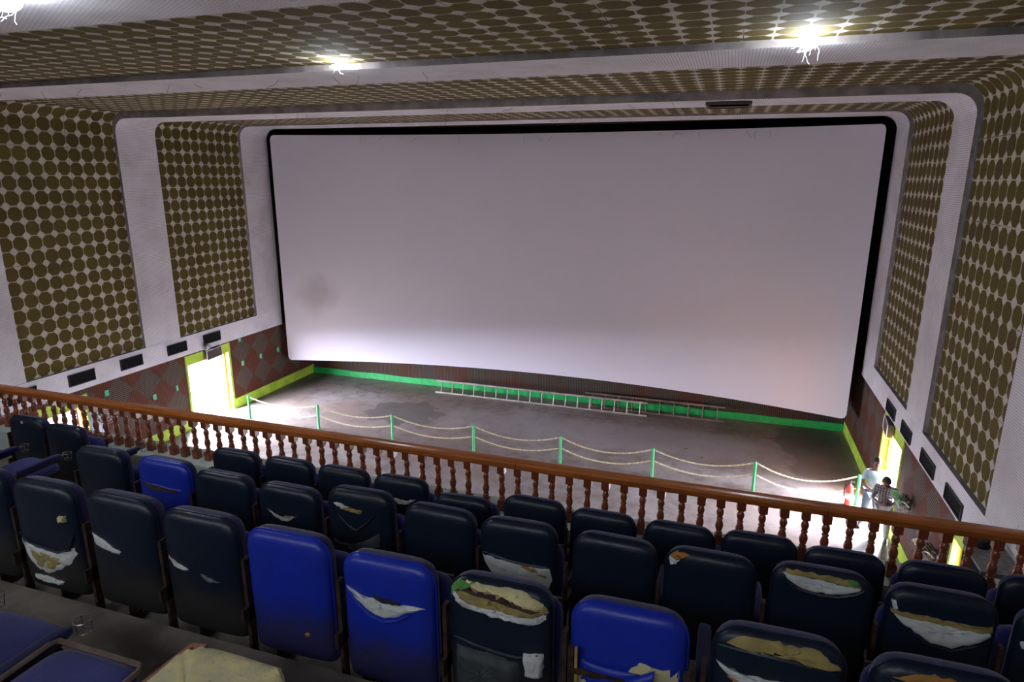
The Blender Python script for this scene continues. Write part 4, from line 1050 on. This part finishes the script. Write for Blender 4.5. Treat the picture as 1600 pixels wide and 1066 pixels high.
def person(loc, rz, H, J, mats, label, hair_style, shorts=False):
    """J: joint dictionary in local metres, y- is the front"""
    root = empty('person', loc, rz); tag(root, label, 'person')
    g = lambda k: J[k]
    names = ['pelvis', 'waist', 'chest', 'upchest', 'neck', 'headb', 'headm', 'headt', 'lsh', 'lel', 'lwr', 'lpalm', 'rsh', 'rel', 'rwr', 'rpalm', 'lhip', 'lkn', 'lan', 'lheel', 'ltoe', 'rhip', 'rkn', 'ran', 'rheel', 'rtoe']
    rad = [(.14, .10), (.125, .09), (.15, .10), (.12, .09), .052, .062, (.078, .092), .055, .055, .042, .028, (.032, .018), .055, .042, .028, (.032, .018), .085, .055, .038, .035, .03, .085, .055, .038, .035, .03]
    E = [('pelvis', 'waist'), ('waist', 'chest'), ('chest', 'upchest'), ('upchest', 'neck'), ('neck', 'headb'), ('headb', 'headm'), ('headm', 'headt'), ('upchest', 'lsh'), ('lsh', 'lel'), ('lel', 'lwr'), ('lwr', 'lpalm'), ('upchest', 'rsh'), ('rsh', 'rel'), ('rel', 'rwr'), ('rwr', 'rpalm'),
         ('pelvis', 'lhip'), ('lhip', 'lkn'), ('lkn', 'lan'), ('lan', 'ltoe'), ('pelvis', 'rhip'), ('rhip', 'rkn'), ('rkn', 'ran'), ('ran', 'rtoe')]
    names = [n for n in names if n not in ('lheel', 'rheel')]; rad2 = dict(zip(['pelvis', 'waist', 'chest', 'upchest', 'neck', 'headb', 'headm', 'headt', 'lsh', 'lel', 'lwr', 'lpalm', 'rsh', 'rel', 'rwr', 'rpalm', 'lhip', 'lkn', 'lan', 'lheel', 'ltoe', 'rhip', 'rkn', 'ran', 'rheel', 'rtoe'], rad))
    body = MB(); body.merge(skin_data([J[n] for n in names], [(names.index(a), names.index(b)) for a, b in E], [rad2[n] for n in names]))
    hm = Vector(J['headm']); hb = Vector(J['headb']); ht = Vector(J['headt']); upv = (ht - hb).normalized(); fw = Vector(J['face']).normalized(); fw = (fw - upv * fw.dot(upv)).normalized(); sd = fw.cross(upv).normalized()
    hd = lambda a, b, c: hm + sd * a + fw * b + upv * c
    R3 = Matrix((sd, fw, upv)).transposed()
    ell(body, hd(0, 0.005, 0.0), (.074, .092, .108), 18, 12, R3)                       # skull
    ell(body, hd(0, .045, -.062), (.048, .042, .045), 12, 8, R3)                      # jaw
    ell(body, hd(0, .100, -.022), (.013, .018, .024), 8, 6, R3)                       # nose
    for s in (-1, 1): ell(body, hd(s * .076, -.005, -.015), (.010, .020, .030), 8, 6, R3)   # ears
    for side in ('l', 'r'):                                                         # fingers
        pm_ = Vector(J[side + 'palm']); wr = Vector(J[side + 'wr']); d = (pm_ - wr).normalized(); nn = Vector(J[side + 'pn']).normalized(); nn = (nn - d * nn.dot(d)).normalized(); w = d.cross(nn)
        for k, (o_, L) in enumerate(((-.027, .066), (-.009, .076), (.009, .072), (.026, .056))):
            a = pm_ + w * o_ + d * .01; c1 = a + d * L * .45 + nn * L * .15; c2 = c1 + d * L * .22 + nn * L * .30; c3 = c2 + d * L * .0 + nn * L * .25
            body.tube([a - d * .03, a, c1, c2, c3], .008, 7, rad=[.008, .0088, .0085, .0078, .006])
        a = pm_ - w * .03 - d * .035; body.tube([a, a - w * .022 + d * .02, a - w * .028 + d * .045 + nn * .012], .009, 7, rad=[.010, .0095, .007])
    body.build('body', SKIN, root, smooth=True, angle=180)
    def cloth(name, chain, mat, grow, cut=None):
        V = []; Rr = []; idx = {}
        def vi(p, r):
            key = tuple(round(c, 4) for c in p)
            if key not in idx: idx[key] = len(V); V.append(p); Rr.append(r)
            return idx[key]
        Ed = []
        for a, ra, b, rb in chain: Ed.append((vi(a, ra), vi(b, rb)))
        m_ = MB(); m_.merge(skin_data(V, Ed, Rr)); return m_.build(name, mat, root, smooth=True, angle=180)
    lerp = lambda a, b, t: tuple(Vector(J[a]).lerp(Vector(J[b]), t)) if isinstance(a, str) else a
    pel = J['pelvis']; hem = tuple(Vector(pel) + Vector((0, 0, -.07)))
    cloth('shirt', [(J['waist'], (.155, .118), J['chest'], (.17, .122)), (J['chest'], (.17, .122), J['upchest'], (.135, .105)), (J['waist'], (.155, .118), pel, (.165, .125)), (pel, (.165, .125), hem, (.175, .13)),
                   (J['upchest'], (.135, .105), lerp('upchest', 'neck', .55), .068), (J['upchest'], (.135, .105), J['lsh'], .075), (J['lsh'], .075, lerp('lsh', 'lel', .75), .068), (J['upchest'], (.135, .105), J['rsh'], .075), (J['rsh'], .075, lerp('rsh', 'rel', .75), .068)], mats['shirt'], 0)
    cloth('trousers', [(pel, (.15, .115), J['lhip'], .105), (J['lhip'], .105, J['lkn'], .075), (J['lkn'], .075, J['lan'], .058), (pel, (.15, .115), J['rhip'], .105), (J['rhip'], .105, J['rkn'], .075), (J['rkn'], .075, J['ran'], .058)], mats['trousers'], 0)
    for side in 'lr':
        an = Vector(J[side + 'an']); to = Vector(J[side + 'toe']); d = (to - an); d.z = 0; d.normalize(); m_ = MB(); c = an + d * 0.055; c.z = 0.018
        Rz = Matrix.Rotation(math.atan2(d.y, d.x), 3, 'Z'); ell(m_, c, (.135, .048, .018), 12, 6, Rz); ell(m_, c + Vector((0, 0, .025)) + d * .05, (.06, .045, .022), 10, 6, Rz); m_.build('shoe', mats['shoe'], root, smooth=True)
    m_ = MB(); n, mm = 18, 10
    def hf(u, v):
        t = 2 * PI * u; ph = PI / 2 - v * (PI * (.55 if math.sin(t) > .1 else .78)); return hd(.083 * math.cos(ph) * math.cos(t), .004 + .101 * math.cos(ph) * math.sin(t) - .006, .012 + .112 * math.sin(ph))
    def hf2(u, v):
        t = 2 * PI * u; front = max(0, math.sin(t)); lo = -0.65 + 1.15 * front ** .5; ph = PI / 2 + (lo - PI / 2) * v
        return hd(.082 * math.cos(ph) * math.cos(t), -.004 + .100 * math.cos(ph) * math.sin(t), .010 + .112 * math.sin(ph) + .004 * math.sin(9 * t))
    m_.grid(hf2, 20, 8); o = m_.build('hair', HAIR, root, smooth=True, angle=180); md = o.modifiers.new('t', 'SOLIDIFY'); md.thickness = .008
    for s in (-1, 1):
        m_ = MB(); ell(m_, hd(s * .030, .088, .010), (.011, .007, .006), 8, 6, R3); e_ = m_.build('eye', WHITEP, root, smooth=True)
        m_ = MB(); ell(m_, hd(s * .030, .094, .010), (.005, .003, .005), 8, 6, R3); m_.build('iris', HAIR, e_, smooth=True)
        m_ = MB(); m_.tube([hd(s * .015, .093, .028), hd(s * .030, .092, .033), hd(s * .046, .084, .028)], .004, 5); m_.build('eyebrow', HAIR, root)
    m_ = MB(); m_.tube([hd(-.022, .090, -.055), hd(0, .097, -.052), hd(.022, .090, -.055)], .005, 6); m_.build('lips', simple('brown lips', (.14, .045, .035), .5), root, smooth=True)
    m_ = MB(); m_.tube([hd(-.03, .090, -.046), hd(0, .099, -.040), hd(.03, .090, -.046)], .005, 5); m_.build('moustache', HAIR, root)
    return root
J1 = dict(pelvis=(0, 0, .93), waist=(0, -.01, 1.07), chest=(0, 0, 1.25), upchest=(0, .01, 1.40), neck=(0, .0, 1.50), headb=(0, -.01, 1.56), headm=(0, -.02, 1.66), headt=(0, -.02, 1.73), face=(-.15, -1, -.12),
          lsh=(.17, .01, 1.42), lel=(.24, -.02, 1.14), lwr=(.10, -.24, 1.07), lpalm=(.05, -.29, 1.08), lpn=(0, -.2, 1), rsh=(-.17, .01, 1.42), rel=(-.25, -.01, 1.14), rwr=(-.11, -.23, 1.06), rpalm=(-.055, -.29, 1.08), rpn=(0, -.2, 1),
          lhip=(.09, 0, .88), lkn=(.12, -.03, .48), lan=(.14, .01, .08), ltoe=(.16, -.13, .03), rhip=(-.09, 0, .88), rkn=(-.13, -.02, .48), ran=(-.18, .02, .08), rtoe=(-.22, -.12, .03))
pr1 = person((3.67, 15.66, FZ), 0.12, 1.78, J1, dict(shirt=SHIRT, trousers=JEANS, shoe=BLACKM), 'person in pale blue short-sleeved shirt and grey jeans by the right doorway', 'short')
mb = MB(); mb.obox((0, 0, 0), (.075, .038, .005)); o = mb.build('phone', BLACKM, loc=(3.705, 15.36, FZ + 1.115), bevel=.003); o.rotation_euler = (.25, 0, .1); tag(o, 'black phone held in both hands by the person in pale blue shirt', 'phone')
J2 = dict(pelvis=(0, 0.040, .90), waist=(0, 0.006, 1.04), chest=(0, -0.037, 1.20), upchest=(0, -0.068, 1.33), neck=(0, -0.099, 1.42), headb=(0, -0.124, 1.46), headm=(0, -0.161, 1.53), headt=(0, -0.180, 1.60), face=(0, -1.000, -.75),
          lsh=(.17, -0.062, 1.34), lel=(.22, -0.099, 1.07), lwr=(.09, -0.223, 1.03), lpalm=(.05, -0.254, 1.05), lpn=(0, -0.200, 1), rsh=(-.17, -0.062, 1.34), rel=(-.23, -0.093, 1.07), rwr=(-.10, -0.217, 1.02), rpalm=(-.055, -0.254, 1.04), rpn=(0, -0.200, 1),
          lhip=(.09, 0.040, .85), lkn=(.11, -0.040, .47), lan=(.12, 0.050, .08), ltoe=(.13, -0.090, .03), rhip=(-.09, 0.040, .85), rkn=(-.11, -0.020, .47), ran=(-.12, 0.100, .08), rtoe=(-.14, -0.040, .03))
person((3.80, 15.06, FZ), -0.35, 1.65, J2, dict(shirt=CHECK, trousers=TROU, shoe=simple('blue grey sandal', (.12, .2, .26), .6)), 'person in dark checked shirt and pale trousers, head bowed, beside the wall fan', 'short')
